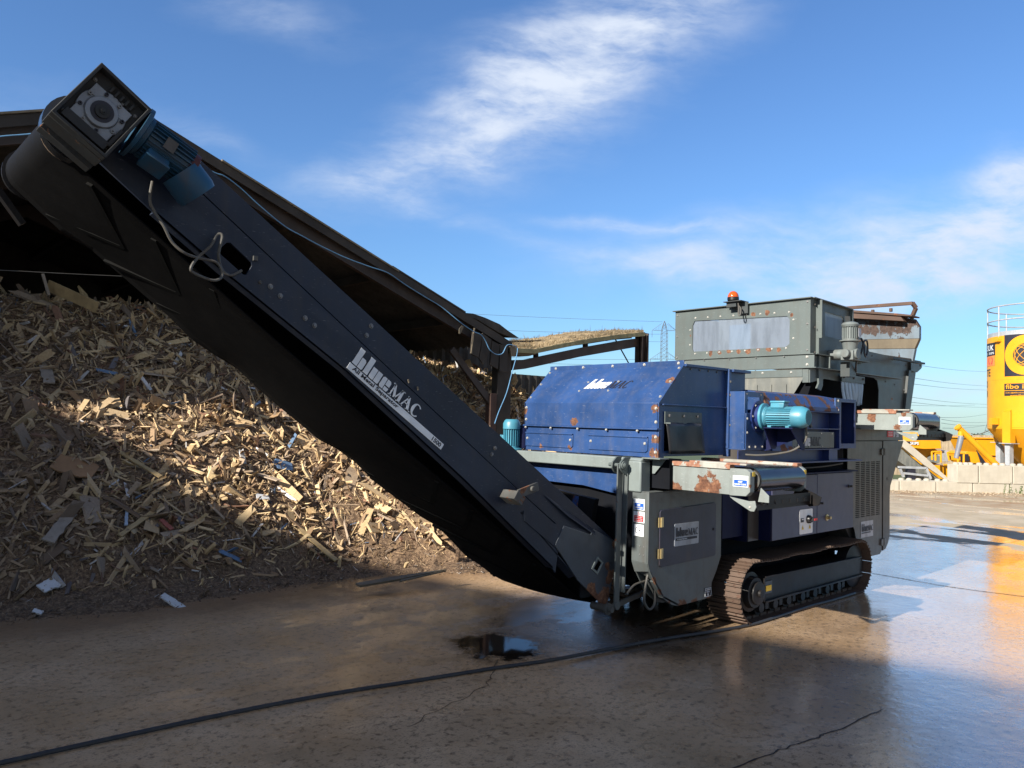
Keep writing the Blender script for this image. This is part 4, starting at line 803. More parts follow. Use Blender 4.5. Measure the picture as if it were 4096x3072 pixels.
# its finned motor hanging below
mp = at(548, 528, Y=3.60); mq = at(742, 668, Y=3.60); DM = (mq-mp).normalized(); LM = (mq-mp).length/.68; e2m = DM.cross(Vector((0, 1, 0))).normalized(); e2m = e2m if e2m.z > 0 else -e2m
gmr = motor(SEP, mp, DM, .094, LM, 'motor_dark', jb=((-.30, -.45, -.80), .05, .30), cowl=False, fins=26, name='gear_motor', label='dark teal finned motor hanging from the conveyor head, its cowl knocked off')
q = MB(); k0 = mp+DM*LM*.66; q.lathe(k0, DM, [(0, .080), (.035, .080), (.04, .07)], 26); q.build('red_end_bell', paint('red_primer', (.07, .018, .014), .6, .2, dirt=.5), gmr)
q = MB(); k0 = mp+DM*LM*.66-e2m*.035; d2 = (DM*.93-e2m*.36).normalized(); 
ring = []; N = 26
for t, r in ((0, .092), (.10, .094), (.125, .088), (.12, .082), (0, .088)):
    for i in range(N): an = 2*math.pi*i/N; ring.append(k0+d2*t+Vector((0, 1, 0))*(r*math.cos(an))+d2.cross(Vector((0, 1, 0))).normalized()*(r*math.sin(an)))
q.add(ring, [(k*N+i, k*N+(i+1) % N, (k+1)*N+(i+1) % N, (k+1)*N+i) for k in range(4) for i in range(N)]); q.build('dented_cowl', 'motor_dark', gmr)
q = MB(); q.prism([mp+DM*a_+Vector((0, -.098, 0))+e2m*b_ for a_, b_ in ((.10, -.028), (.15, -.028), (.15, .028), (.10, .028))], NY*.003); q.build('rating_plate', 'gen', gmr)
# cable on the plate
cp = [(1.05, 2.56), (1.04, 2.48), (1.06, 2.44), (1.10, 2.38), (1.14, 2.32), (1.19, 2.28), (1.25, 2.27), (1.33, 2.26), (1.36, 2.21), (1.32, 2.18), (1.24, 2.20), (1.22, 2.22), (1.25, 2.27), (1.30, 2.33), (1.33, 2.385), (1.35, 2.38), (1.34, 2.30), (1.37, 2.24), (1.41, 2.22), (1.46, 2.25)]
MB().tube([Vector((c(x, z, 3.70)[0], 3.70+(.03 if i > 16 else -.01*(i % 2)), c(x, z, 3.70)[1])) for i, (x, z) in enumerate(cp)], .0070).build('motor_cable', 'cable', SEP)
# lettering on the plate
lo = c(2.02, 1.868); lo = Vector((lo[0], 3.734, lo[1]))
logo(lo, DIR, UPD, .535, .102, 'white', cf)
bo = c(1.992, 1.838); bo = Vector((bo[0], 3.734, bo[1])); bd_ = plate(bo, DIR, UPD, .80, .038, 'white', cf, 'white_stripe')
lettering('All Metal Separator', bo+DIR*.03+UPD*.006+NY*.002, DIR, UPD, .37, .030, 'ink', bd_); lettering('1500', bo+DIR*.705+UPD*.005+NY*.002, DIR, UPD, .078, .028, 'ink', bd_)
lettering('TM', lo+DIR*.29+UPD*.075, DIR, UPD, .012, .006, 'white', cf)
for p, a_ in (((2.36, 1.80), 0), ((2.42, 1.765), 1)): x, z = c(*p); MB().beam((x, 3.73, z), (x+.008, 3.73, z-.02), .008, .006, (0, 1, 0)).build('wood_sliver', 'timber_grey', cf)
# tie bars
q = MB(); q.beam((4.44, 3.655, 1.30), (4.425, 3.655, .275), .012, .055, (1, 0, 0)); q.beam((4.495, 3.645, 1.24), (4.48, 3.645, .37), .045, .012, (1, 0, 0)); q.cyl((4.425, 3.64, .28), (4.425, 3.67, .28), .03, 14)
q.build('tie_bar', paint('tie_bar_paint', (.10, .115, .115), .5, .15, rust=.28, rscale=9, dirt=.4), SEP, bevel=.002)
q = MB()
for y in (3.70, 3.625): q.pY([(4.52, 1.35), (4.46, 1.35), (4.41, 1.31), (4.405, 1.27), (4.43, 1.24), (4.52, 1.20)], y, y+.012)
q.cyl((4.445, 3.60, 1.29), (4.445, 3.76, 1.29), .014, 14); q.lathe((4.445, 3.625, 1.29), NY, [(0, .032), (.012, .032), (.013, .02), (.02, .02)], 18); q.build('hinge_lug', 'grey', SEP, bevel=.002)
q = MB(); q.cyl((4.33, 3.66, .27), (4.33, 3.80, .27), .028, 16); q.lathe((4.33, 3.66, .27), NY, [(0, .042), (.015, .042), (.016, .022), (.05, .02)], 18); q.beam((4.35, 3.66, .27), (4.75, 3.66, .33), .02, .035)
q.build('pivot_pin', 'frame_rust', SEP)
q = MB(); q.tube([(4.60, 3.50, .55), (4.56, 3.50, .42), (4.55, 3.50, .32), (4.60, 3.49, .26), (4.66, 3.49, .30), (4.665, 3.50, .40)], .009); q.tube([(4.50, 3.62, .36), (4.56, 3.6, .42), (4.66, 3.58, .44)], .008); q.build('hanging_cable', 'cable', SEP)
q = MB(); q.box(4.30, 4.62, 3.9, 4.7, .30, .62); q.pX([(3.9, 1.02), (4.3, 1.06), (4.35, .85), (3.95, .8)], 4.45, 4.5); q.build('tail_mechanism', 'track_dark', SEP)
q = MB(); q.pX([(3.98, 1.04), (4.03, 1.04), (4.05, .90), (4.0, .90)], 4.35, 4.36); q.build('chipped_blue_tab', 'navy_worn', SEP)
q = MB(); q.cyl((4.3, 4.5, .34), (4.3, 4.88, .34), .022, 12); q.beam((4.3, 4.86, .33), (4.5, 4.86, .37), .03, .05); q.build('far_pivot_gear', 'track_dark', SEP)

# ================================================================== ground
def ground_mat():
    mt, n, p = newmat('wet_concrete_yard'); P = n.new('ShaderNodeNewGeometry').outputs['Position']
    dd = n.vm('DOT_PRODUCT', P, FW); rr = n.vm('DOT_PRODUCT', P, RT)
    big = n.noise(P, .35, 5, .6); mid = n.noise(P, 1.6, 6, .62); fine = n.noise(P, 22, 6, .7); grit = n.noise(P, 75, 3, .6)
    sx = n.new('ShaderNodeSeparateXYZ'); n.put(sx.inputs[0], P); X, Y = sx.outputs[0], sx.outputs[1]
    dry = n.step(n.m('ADD', n.m('ADD', X, n.m('MULTIPLY', Y, .12)), n.m('MULTIPLY', n.m('SUBTRACT', mid, .5), 3.0)), 12.55, 12.95)
    pud = n.step(n.m('ADD', n.noise(n.mapv(P, scale=(1.0, .35, 1)), .95, 5, .55), n.m('MULTIPLY', n.m('SUBTRACT', fine, .5), .03)), .555, .58)
    dry = n.m('MULTIPLY', dry, n.m('SUBTRACT', 1, pud))
    wetc = n.mix(n.step(mid, .3, .7), (.46, .30, .168), (.62, .43, .265))
    wetc = n.mix(n.m('MULTIPLY', n.step(fine, .50, .66), .65), wetc, (.055, .040, .028)); wetc = n.mix(n.m('MULTIPLY', n.step(grit, .60, .68), .55), wetc, (.34, .28, .2))
    pits = n.step(n.noise(n.mapv(P, scale=(1, 1.8, 1), rot=(0, 0, .5)), 58, 4, .6), .56, .63); wetc = n.mix(n.m('MULTIPLY', pits, n.m('MULTIPLY', n.step(mid, .3, .6), .55)), wetc, (.035, .026, .018))
    wetc = n.mix(n.m('MULTIPLY', n.step(big, .5, .65), .35), wetc, (.14, .10, .05))
    # darker mud near the foot of the heap
    md = n.step(n.m('ADD', n.m('SUBTRACT', Y, n.m('MULTIPLY', X, -.05)), n.m('MULTIPLY', n.m('SUBTRACT', mid, .5), 1.6)), 5.9, 6.7)
    wetc = n.mix(n.m('MULTIPLY', md, .75), wetc, (.17, .098, .05))
    dryc = n.mix(n.step(mid, .35, .65), (.36, .30, .21), (.46, .39, .29)); dryc = n.mix(n.m('MULTIPLY', n.step(fine, .5, .7), .25), dryc, (.2, .15, .1))
    far_d = n.m('MULTIPLY', n.step(X, 17.0, 20.0), n.step(mid, .40, .6)); dryc = n.mix(far_d, dryc, (.30, .2, .12))
    under_shade = n.m('SUBTRACT', 1, n.step(n.m('ADD', n.vm('DISTANCE', P, Vector((4.95, 4.25, 0))), n.m('MULTIPLY', n.m('SUBTRACT', mid, .5), 1.0)), .75, 1.25)); wetc = n.mix(n.m('MULTIPLY', under_shade, .85), wetc, (.028, .021, .015))  # dark shade under the machine, painted into the concrete colour
    pq = n.m('ADD', n.vm('LENGTH', n.vm('MULTIPLY', n.vm('SUBTRACT', P, Vector((3.74, 4.14, 0))), Vector((3.6, 3.0, 0)))), n.m('MULTIPLY', n.m('SUBTRACT', n.noise(P, 6, 7, .68), .5), 1.9)); hole = n.m('SUBTRACT', 1, n.step(pq, .80, 1.12)); rim = n.m('SUBTRACT', 1, n.step(pq, 1.0, 1.5))
    wetc = n.mix(n.m('MULTIPLY', rim, .6), wetc, (.05, .035, .022)); wetc = n.mix(hole, wetc, (.022, .016, .011))
    n.put(p.inputs['Base Color'], n.mix(dry, wetc, dryc))
    grime = n.step(n.noise(P, 3.2, 6, .65), .35, .7)
    smooth_zone = n.m('MULTIPLY', n.step(n.m('SUBTRACT', X, n.m('MULTIPLY', Y, .0)), 2.5, 5.5), .10)
    wr = n.m('SUBTRACT', n.m('ADD', .24, n.m('MULTIPLY', grime, .22)), smooth_zone)
    wr = n.m('ADD', wr, n.m('MULTIPLY', md, .22))
    pool = n.step(n.m('ADD', n.noise(n.mapv(P, scale=(.8, 1.2, 1)), .8, 5, .6), n.m('MULTIPLY', n.m('SUBTRACT', fine, .5), .08)), .53, .57)
    A_ = at(300, 2880, Z=0); B_ = at(1950, 2610, Z=0); D_ = (B_-A_).normalized(); N_ = Vector((-D_.y, D_.x, 0))
    ln = n.m('ABSOLUTE', n.m('ADD', n.vm('DOT_PRODUCT', n.vm('SUBTRACT', P, A_), N_), n.m('MULTIPLY', n.m('SUBTRACT', n.noise(P, 3.5, 5, .65), .5), .35)))
    al = n.vm('DOT_PRODUCT', n.vm('SUBTRACT', P, A_), D_); pool = n.m('MAXIMUM', pool, n.m('MULTIPLY', n.m('SUBTRACT', 1, n.step(ln, .045, .065)), n.m('MULTIPLY', n.step(al, .0, .3), n.m('SUBTRACT', 1, n.step(al, (B_-A_).length-.3, (B_-A_).length)))))
    pool = n.m('MAXIMUM', pool, hole); wr = n.mix(n.m('MULTIPLY', pool, n.m('ADD', .7, n.m('MULTIPLY', hole, .3))), comb_(n, wr), (.05, .05, .05))
    rg = n.mix(dry, wr, (.85, .85, .85)); n.put(p.inputs['Roughness'], rg)
    film = n.m('MULTIPLY', n.step(n.m('ADD', n.m('SUBTRACT', X, n.m('MULTIPLY', Y, .55)), n.m('MULTIPLY', n.m('SUBTRACT', mid, .5), 1.2)), 1.9, 3.4), n.m('SUBTRACT', 1, dry))
    n.put(p.inputs['Specular IOR Level'], n.m('ADD', .22, n.m('MULTIPLY', film, .6)))
    n.put(p.inputs['Coat Weight'], film); p.inputs['Coat Roughness'].default_value = .045; p.inputs['Coat IOR'].default_value = 2.0
    p.inputs['IOR'].default_value = 1.5
    wav = n.noise(n.mapv(P, scale=(1, 1, 1), rot=(0, 0, YAW)), 9, 4, .6)
    hh = n.m('ADD', n.m('MULTIPLY', fine, .55), n.m('ADD', n.m('MULTIPLY', grit, .22), n.m('MULTIPLY', wav, .5)))
    bp = n.new('ShaderNodeBump'); bp.inputs['Distance'].default_value = .006
    n.put(bp.inputs['Strength'], n.m('SUBTRACT', n.m('SUBTRACT', .75, n.m('MULTIPLY', pool, .50)), n.m('MULTIPLY', hole, .22))); n.put(bp.inputs['Height'], hh); n.put(p.inputs['Normal'], bp.outputs[0])
    bc = n.new('ShaderNodeBump'); bc.inputs['Distance'].default_value = .0035; bc.inputs['Strength'].default_value = .8; n.put(bc.inputs['Height'], n.m('ADD', wav, n.m('MULTIPLY', fine, .35))); n.put(p.inputs['Coat Normal'], bc.outputs[0])
    return mt
def comb_(n, v):
    x = n.new('ShaderNodeCombineXYZ'); 
    for i in range(3): n.put(x.inputs[i], v)
    return x.outputs[0]
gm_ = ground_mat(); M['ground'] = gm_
mt, n, p = newmat('far_field'); P = n.new('ShaderNodeNewGeometry').outputs['Position']
n.put(p.inputs['Base Color'], n.mix(n.step(n.noise(P, .01, 5, .6), .4, .6), (.06, .085, .03), (.12, .12, .06))); p.inputs['Roughness'].default_value = .9; M['field'] = mt
g = MB(); rows = [(-60, 0), (-10, 0), (0, 0), (6, 0), (12, 0), (24, 0)]
vs = []; fs = []
for i, (d_, z_) in enumerate(rows):
    for j, r_ in enumerate((-60, -20, 0, 20, 60)): vs.append(G(r_, d_, z_))
for i in range(len(rows)-1):
    for j in range(4): fs.append((i*5+j, i*5+j+1, (i+1)*5+j+1, (i+1)*5+j))
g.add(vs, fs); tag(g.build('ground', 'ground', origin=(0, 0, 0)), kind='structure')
g = MB(); g.add([G(-60, 24, 0), G(60, 24, 0), G(60, 29, -.30), G(-60, 29, -.30), G(-5000, 29, -.30), G(5000, 29, -.30), G(6000, 5000, -75), G(-6000, 5000, -75)], [(0, 1, 2, 3), (4, 5, 6, 7)])
tag(g.build('field', 'field', origin=(0, 0, 0)), kind='structure')
# the pit of standing water beside the conveyor foot
M['water'] = newmat('dark_water')[0]
_p = M['water'].node_tree.nodes['Principled BSDF']; _p.inputs['Base Color'].default_value = (.012, .010, .008, 1); _p.inputs['Roughness'].default_value = .03; _p.inputs['Specular IOR Level'].default_value = .9
wp = [(1856, 2557), (1900, 2590), (1958, 2646), (2060, 2636), (2170, 2603), (2105, 2575), (2050, 2562), (1990, 2545), (1920, 2540)]
def ribbon(pts, w_, name, mat, jit=.012):
    P_ = []
    for i in range(len(pts)-1):
        a = at(*pts[i], Z=.003); b_ = at(*pts[i+1], Z=.003); k = max(2, int((b_-a).length/.06))
        for t in range(k): P_.append(a.lerp(b_, t/k)+Vector((random.uniform(-jit, jit), random.uniform(-jit, jit), 0)))
    q = MB()
    for i in range(len(P_)-1):
        d_ = (P_[i+1]-P_[i]).normalized(); s_ = Vector((-d_.y, d_.x, 0)); w1 = w_*random.uniform(.5, 1.3); q.add([P_[i]-s_*w_*.4, P_[i+1]-s_*w1*.5, P_[i+1]+s_*w1*.5, P_[i]+s_*w_*.4], [(0, 1, 2, 3)])
    return tag(q.build(name, mat, smooth=False), kind='structure')
M['crack'] = paint('wet_crack', (.022, .016, .012), .6, .2, origin=Vector())
W_ = lambda x, y: (2400+x/1.3042, 2300+y/1.3042); Q_ = lambda x, y: (3400+x/3.178, 2000+y/3.178)
ribbon([W_(*a_) for a_ in ((680, 1005), (820, 955), (940, 910), (1000, 893), (1050, 868), (1140, 842), (1180, 825), (1250, 800), (1330, 765), (1385, 735), (1450, 715), (1510, 690))], .009, 'ground_crack', 'crack')
ribbon([(2075, 2290*1.0+260), (1990, 2640), (1940, 2740), (1840, 2800), (1700, 2860), (1620, 2930)][1:], .005, 'ground_crack', 'crack', .02)
ribbon([Q_(*a_) for a_ in ((260, 925), (850, 1030), (1250, 1100), (1650, 1155), (2212, 1225), (2500, 1262))], .02, 'ground_joint', 'crack', .004)

# hose lying along the yard
hp = [(-300, 3118), (0, 3052), (463, 2950), (926, 2851), (1300, 2780), (1667, 2722), (1980, 2672), (2222, 2637), (2592, 2566), (2960, 2507), (3110, 2466), (3240, 2424), (3330, 2400), (3420, 2372)]
tag(MB().tube([at(u, v, Z=.016) for u, v in hp], .0115, 10).build('ground_hose', 'hose'), 'long dark rubber hose lying across the wet concrete in front of the machine', 'hose')

# ================================================================== the wood heap
def foot(X): return float(np.interp(X, [-6, 1, 2.1, 3.5, 4.4, 5.0, 5.4, 6.2, 8, 12], [7.4, 6.95, 6.65, 6.75, 6.75, 6.45, 6.1, 6.4, 7.3, 8.0]))
def crest(X): return float(np.interp(X, [-6, 0, 3.6, 4.6, 5.6, 6.4, 7.2, 8.4, 9.2, 9.8, 10.5, 12], [2.8, 2.97, 2.93, 2.75, 2.50, 2.5, 2.50, 2.30, 2.32, 2.1, 1.6, 1.3]))
_ph = rng.uniform(0, 6.28, (24, 2)); _fr = rng.normal(0, 1, (24, 2))*np.array([1.6, 1.6])
def hmap(X, Y):
    f0 = foot(X); t = Y-f0
    if t < 0: return -.02+0*t
    h = .16*min(t, .7)+max(0, t-.45)*.86; Hc = crest(X)
    h = Hc-math.log1p(math.exp(min(40, (Hc-h)/.10)))*.10 if h > Hc-1 else h
    if X > 6.3: h += .16*min(1, X-6.3)*max(0, Y-10.0)
    nz = sum(math.sin(_fr[i, 0]*X+_fr[i, 1]*Y+_ph[i, 0]) for i in range(24))/24
    return max(h+nz*.22*min(1, t/1.0), -.02)
nx, ny = 150, 90; XS = np.linspace(-4, 11.5, nx); YS = np.linspace(6.0, 13.5, ny)
HM = np.array([[hmap(x, y) for x in XS] for y in YS])
HM2 = HM+rng.normal(0, .012, HM.shape)*(HM > .0)
mt, n, p = newmat('dark_woody_mulch'); P = n.new('ShaderNodeTexCoord').outputs['Object']
n.put(p.inputs['Base Color'], n.ramp(n.noise(P, 34, 10, .75), [(.32, (.035, .02, .011)), (.44, (.11, .066, .038)), (.54, (.22, .14, .08)), (.68, (.40, .28, .17))])); p.inputs['Roughness'].default_value = .85
bp = n.new('ShaderNodeBump'); bp.inputs['Distance'].default_value = .03; bp.inputs['Strength'].default_value = 1; n.put(bp.inputs['Height'], n.noise(P, 28, 8, .75)); n.put(p.inputs['Normal'], bp.outputs[0]); M['mulch'] = mt
q = MB(); q.add([(XS[i], YS[j], HM2[j, i]) for j in range(ny) for i in range(nx)], [(j*nx+i, j*nx+i+1, (j+1)*nx+i+1, (j+1)*nx+i) for j in range(ny-1) for i in range(nx-1)])
tag(q.build('mulch_bank', 'mulch', smooth=False), 'dark brown mulch bank under and in front of the shredded timber', 'mulch', kind='stuff')
def hb(x, y):
    fx = (x-XS[0])/(XS[1]-XS[0]); fy = (y-YS[0])/(YS[1]-YS[0]); i = np.clip(fx.astype(int), 0, nx-2); j = np.clip(fy.astype(int), 0, ny-2); a = fx-i; c_ = fy-j
    return HM[j, i]*(1-a)*(1-c_)+HM[j, i+1]*a*(1-c_)+HM[j+1, i]*(1-a)*c_+HM[j+1, i+1]*a*c_
def chips(name, N, sampler, lrange, mat, label, cat, tilt=.5, lift=.03, thin=True):
    x, y = sampler(N); z = hb(x, y); e = .05
    gx = (hb(x+e, y)-hb(x-e, y))/(2*e); gy = (hb(x, y+e)-hb(x, y-e))/(2*e)
    nn = np.stack([-gx, -gy, np.ones_like(gx)], 1); nn /= np.linalg.norm(nn, axis=1)[:, None]; nn += rng.normal(0, tilt, nn.shape); nn /= np.linalg.norm(nn, axis=1)[:, None]
    a = rng.normal(0, 1, nn.shape); a -= nn*np.sum(a*nn, 1)[:, None]; a /= np.linalg.norm(a, axis=1)[:, None]; bb = np.cross(nn, a)
    L = np.exp(rng.uniform(math.log(lrange[0]), math.log(lrange[1]), N))*np.exp(rng.normal(0, .3, N)); Wd = L*rng.uniform(.055, .20, N)*np.where(rng.random(N) < .07, 2.6, 1); Wd = np.minimum(Wd, .16); T = np.minimum(np.maximum(.003, Wd*rng.uniform(.12, .5, N)), .02)
    ctr_ = np.stack([x, y, z+rng.uniform(-.03, lift, N)], 1)
    sg = np.array([[-1, -1, -1], [1, -1, -1], [1, 1, -1], [-1, 1, -1], [-1, -1, 1], [1, -1, 1], [1, 1, 1], [-1, 1, 1]], float)
    V = np.zeros((N, 8, 3))
    for k in range(8):
        jl = rng.uniform(.6, 1.15, N); jw = rng.uniform(.45, 1.2, N)
        V[:, k] = ctr_+a*(sg[k, 0]*L*.5*jl)[:, None]+bb*(sg[k, 1]*Wd*.5*jw)[:, None]+nn*(sg[k, 2]*T*.5)[:, None]
    F = np.array([(0, 3, 2, 1), (4, 5, 6, 7), (0, 1, 5, 4), (1, 2, 6, 5), (2, 3, 7, 6), (3, 0, 4, 7)])
    FF = (F[None]+np.arange(N)[:, None, None]*8).reshape(-1)
    me = bpy.data.meshes.new(name); me.vertices.add(N*8); o0 = np.array([3.0, 8.0, 0]); me.vertices.foreach_set('co', (V.reshape(-1, 3)-o0).reshape(-1))
    me.loops.add(len(FF)); me.loops.foreach_set('vertex_index', FF.astype(np.int32)); me.polygons.add(N*6); me.polygons.foreach_set('loop_start', np.arange(N*6, dtype=np.int32)*4); me.update(calc_edges=True); me.polygons.foreach_set('use_smooth', np.zeros(N*6, dtype=bool)); me.validate()
    me.materials.append(mat); o = bpy.data.objects.new(name, me); COL.objects.link(o); o.location = o0; return tag(o, label, cat, kind='stuff')
def chipmat(name, stops, var=.0):
    mt, n, p = newmat(name); ge = n.new('ShaderNodeNewGeometry'); rnd = ge.outputs['Random Per Island']; P = n.new('ShaderNodeTexCoord').outputs['Object']
    cc = n.ramp(rnd, stops, 'CONSTANT'); k = n.step(n.noise(P, 45, 5, .7), .3, .7); cc = n.mix(n.m('MULTIPLY', k, .55), cc, n.mix(1.0, cc, (.60, .52, .45), 'MULTIPLY'))
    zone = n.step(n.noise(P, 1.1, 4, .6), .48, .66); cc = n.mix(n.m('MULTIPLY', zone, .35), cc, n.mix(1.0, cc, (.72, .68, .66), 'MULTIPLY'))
    sx_ = n.new('ShaderNodeSeparateXYZ'); n.put(sx_.inputs[0], P)      # old: weathered grey plus shade painted into the wood, stronger to the left
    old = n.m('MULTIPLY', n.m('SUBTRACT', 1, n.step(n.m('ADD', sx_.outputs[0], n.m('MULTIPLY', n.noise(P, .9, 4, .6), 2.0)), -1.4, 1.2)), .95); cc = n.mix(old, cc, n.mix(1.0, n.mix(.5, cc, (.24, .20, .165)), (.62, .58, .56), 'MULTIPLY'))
    n.put(p.inputs['Base Color'], cc); p.inputs['Roughness'].default_value = .75
    bp = n.new('ShaderNodeBump'); bp.inputs['Distance'].default_value = .004; bp.inputs['Strength'].default_value = .6; n.put(bp.inputs['Height'], n.noise(P, 120, 3, .6)); n.put(p.inputs['Normal'], bp.outputs[0]); return mt
cm = chipmat('shredded_timber', [(0, (.33, .215, .115)), (.12, (.60, .44, .25)), (.26, (.20, .13, .075)), (.36, (.74, .55, .31)), (.50, (.40, .30, .20)), (.60, (.58, .41, .22)), (.70, (.22, .165, .12)), (.78, (.74, .56, .31)), (.86, (.42, .33, .24)), (.92, (.30, .16, .10)), (.955, (.16, .15, .16)), (.972, (.75, .75, .75)), (.992, (.15, .25, .40))])
def samp(lo):
    def f(N):
        x = rng.uniform(-3.2, 11.0, N*3); y = rng.uniform(6.2, 13, N*3); f0 = np.interp(x, [-6, 1, 2.1, 3.5, 4.4, 5.0, 5.4, 6.2, 8, 12], [7.4, 6.95, 6.65, 6.75, 6.75, 6.45, 6.1, 6.4, 7.3, 8.0]); t = y-f0-rng.normal(0, .14, N*3)
        lim = lo+np.interp(x, [0, 3.6, 4.3, 5.2, 6], [.16, .12, .10, .22, .3])
        keep = (t > lim) & ((y < 11.6) | (rng.random(N*3) < .4) | ((x > 7.5) & (y < 12.3))); x = x[keep]; y = y[keep]; return x[:N], y[:N]
    return f
def sampf(N):
    x = rng.uniform(-3, 6.2, N*2); f0 = np.interp(x, [-6, 1, 2.1, 3.5, 4.4, 5.0, 5.4, 6.2, 8, 12], [7.4, 6.95, 6.65, 6.75, 6.75, 6.45, 6.1, 6.4, 7.3, 8.0]); y = f0+np.abs(rng.normal(0, .55, N*2))-.12; y = np.maximum(y, 6.02); return x[:N], y[:N]
a_ = samp(.42); 
def sized(N, lo): 
    x, y = samp(lo)(N); return x, y
N1 = 40000
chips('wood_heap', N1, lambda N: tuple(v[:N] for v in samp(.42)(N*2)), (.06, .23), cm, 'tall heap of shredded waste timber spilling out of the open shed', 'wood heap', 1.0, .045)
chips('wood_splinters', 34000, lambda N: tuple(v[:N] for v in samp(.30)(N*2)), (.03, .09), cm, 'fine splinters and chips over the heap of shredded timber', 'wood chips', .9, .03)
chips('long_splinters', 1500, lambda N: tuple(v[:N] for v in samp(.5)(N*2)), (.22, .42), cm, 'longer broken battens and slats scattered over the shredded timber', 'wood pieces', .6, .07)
cm2 = chipmat('mulch_crumbs', [(0, (.08, .05, .03)), (.3, (.15, .10, .06)), (.6, (.24, .165, .10)), (.85, (.36, .26, .16)), (.97, (.5, .48, .45))])
chips('mulch_crumbs', 16000, sampf, (.012, .05), cm2, 'brown crumbs of mulch along the foot of the heap', 'mulch', .9, .02)
# single pieces one can pick out
def board(u, v, yy, L, w_, t, rot, mat, label, name='board_piece', up=(0, -.55, .84), dirv=None, cat='board'):
    p = at(u, v, Y=yy); upv = Vector(up).normalized(); a = Vector(dirv).normalized() if dirv else (RT*math.cos(rot)+Vector((0, .6, .8))*math.sin(rot)).normalized(); a = (a-upv*a.dot(upv)).normalized(); bb = upv.cross(a)
    P_ = []
    for i in range(9): P_.append(p+a*(L*(i/8-.5))+bb*(w_/2*random.uniform(.72, 1.05)))
    for i in range(9): P_.append(p+a*(L*(.5-i/8))-bb*(w_/2*random.uniform(.72, 1.05)))
    q = MB(); q.prism(P_, upv*t); return tag(q.build(name, mat, smooth=False), label, cat)
M['chipboard'] = paint('brown_chipboard', (.30, .17, .085), .75, .15, dirt=.2, origin=Vector()); M['oldwood'] = paint('old_grey_wood', (.30, .25, .20), .8, .2, dirt=.4, bump=.4, origin=Vector()); M['laminate'] = paint('peeling_white_laminate', (.58, .58, .58), .6, .1, rust=.42, rscale=30, dirt=.2, rustcol=[(.3, (.12, .08, .05)), (.7, (.3, .2, .12))], origin=Vector()); M['brightwood'] = paint('pale_sawn_wood', (.42, .30, .15), .75, .2, dirt=.3, origin=Vector()); M['blueish'] = paint('pale_blue_board', (.35, .42, .5), .6, .1, origin=Vector()); M['redpiece'] = paint('faded_red_board', (.38, .12, .09), .6, .1, origin=Vector())
def hy(u, v):     # where a picture ray meets the heap
    best = None
    for k in range(120):
        y = 6.1+k*.06; p = at(u, v, Y=y)
        if p.z <= hmap(p.x, y)+.03: return y
    return 11
for (u, v, L, w_, rot, mat, label) in [(300, 1870, .36, .26, .1, 'chipboard', 'large flat brown chipboard piece near the middle of the heap'), (190, 1500, .34, .13, 1.5, 'oldwood', 'jagged pale grey slab standing upright on the left of the heap'),
        (240, 2110, .42, .11, 1.05, 'oldwood', 'long weathered grey plank leaning in the lower left of the heap'), (690, 2410, .22, .07, -.5, 'laminate', 'speckled white laminate strip at the foot of the heap, the longest white piece'), (195, 2345, .14, .12, .8, 'laminate', 'speckled white laminate scrap at the lower left edge of the heap'),
        (150, 2450, .07, .04, .0, 'laminate', 'smallest white laminate scrap lying on the dark mulch'), (665, 2100, .16, .05, -.9, 'redpiece', 'faded red sliver of board in the lower middle of the heap'), (505, 2075, .2, .03, 1.3, 'blueish', 'narrow pale blue strip standing in the lower part of the heap'),
        (570, 2080, .62, .055, .9, 'brightwood', 'long brown batten leaning up to the right in the lower heap'), (1050, 1990, .13, .09, .4, 'laminate', 'white scrap in the sunlit right part of the heap'), (560, 1860, .5, .05, -.5, 'brightwood', 'long pale batten crossing the sunlit edge of the heap'),
        (1270, 2180, .55, .06, -.95, 'brightwood', 'long split batten lying down the right side of the heap')]:
    yy = hy(u, v); board(u, v, yy-.06, L, w_, .014, rot, mat, label)
p0 = at(1430, 2345, Z=.10); p1 = at(1780, 2285, Z=.16)
q = MB(); d_ = (p1-p0); s_ = Vector((0, 0, 1)).cross(d_).normalized()
q.prism([p0-s_*.06, p0+d_*.35-s_*.065, p1-s_*.01, p1+s_*.01, p0+d_*.45+s_*.06, p0+s_*.055], (0, -.006, .02)); q.prism([p0+d_*.4-s_*.12, p1-s_*.02, p1, p0+d_*.45-s_*.07], (0, 0, .012))
tag(q.build('loose_plank', 'timber_grey', smooth=False), 'split grey plank lying on the mulch at the foot of the heap', 'plank')
yb = 10.2; p0 = at(190, 1140, Y=yb); p1 = at(390, 1230, Y=yb-.3); q = MB(); q.beam(p0, p1, .02, .13, (0, -.4, .9)); tag(q.build('loose_plank', 'brightwood', smooth=False), 'yellowish batten lying on the crest of the heap inside the dark shed', 'plank')
p0 = at(170, 1095, Y=yb-.1); p1 = at(195, 1180, Y=yb-.1); q = MB(); q.beam(p0, p1, .03, .03, (0, 1, 0)); tag(q.build('loose_stick', 'oldwood', smooth=False), 'thin stick standing up from the crest of the heap', 'stick')

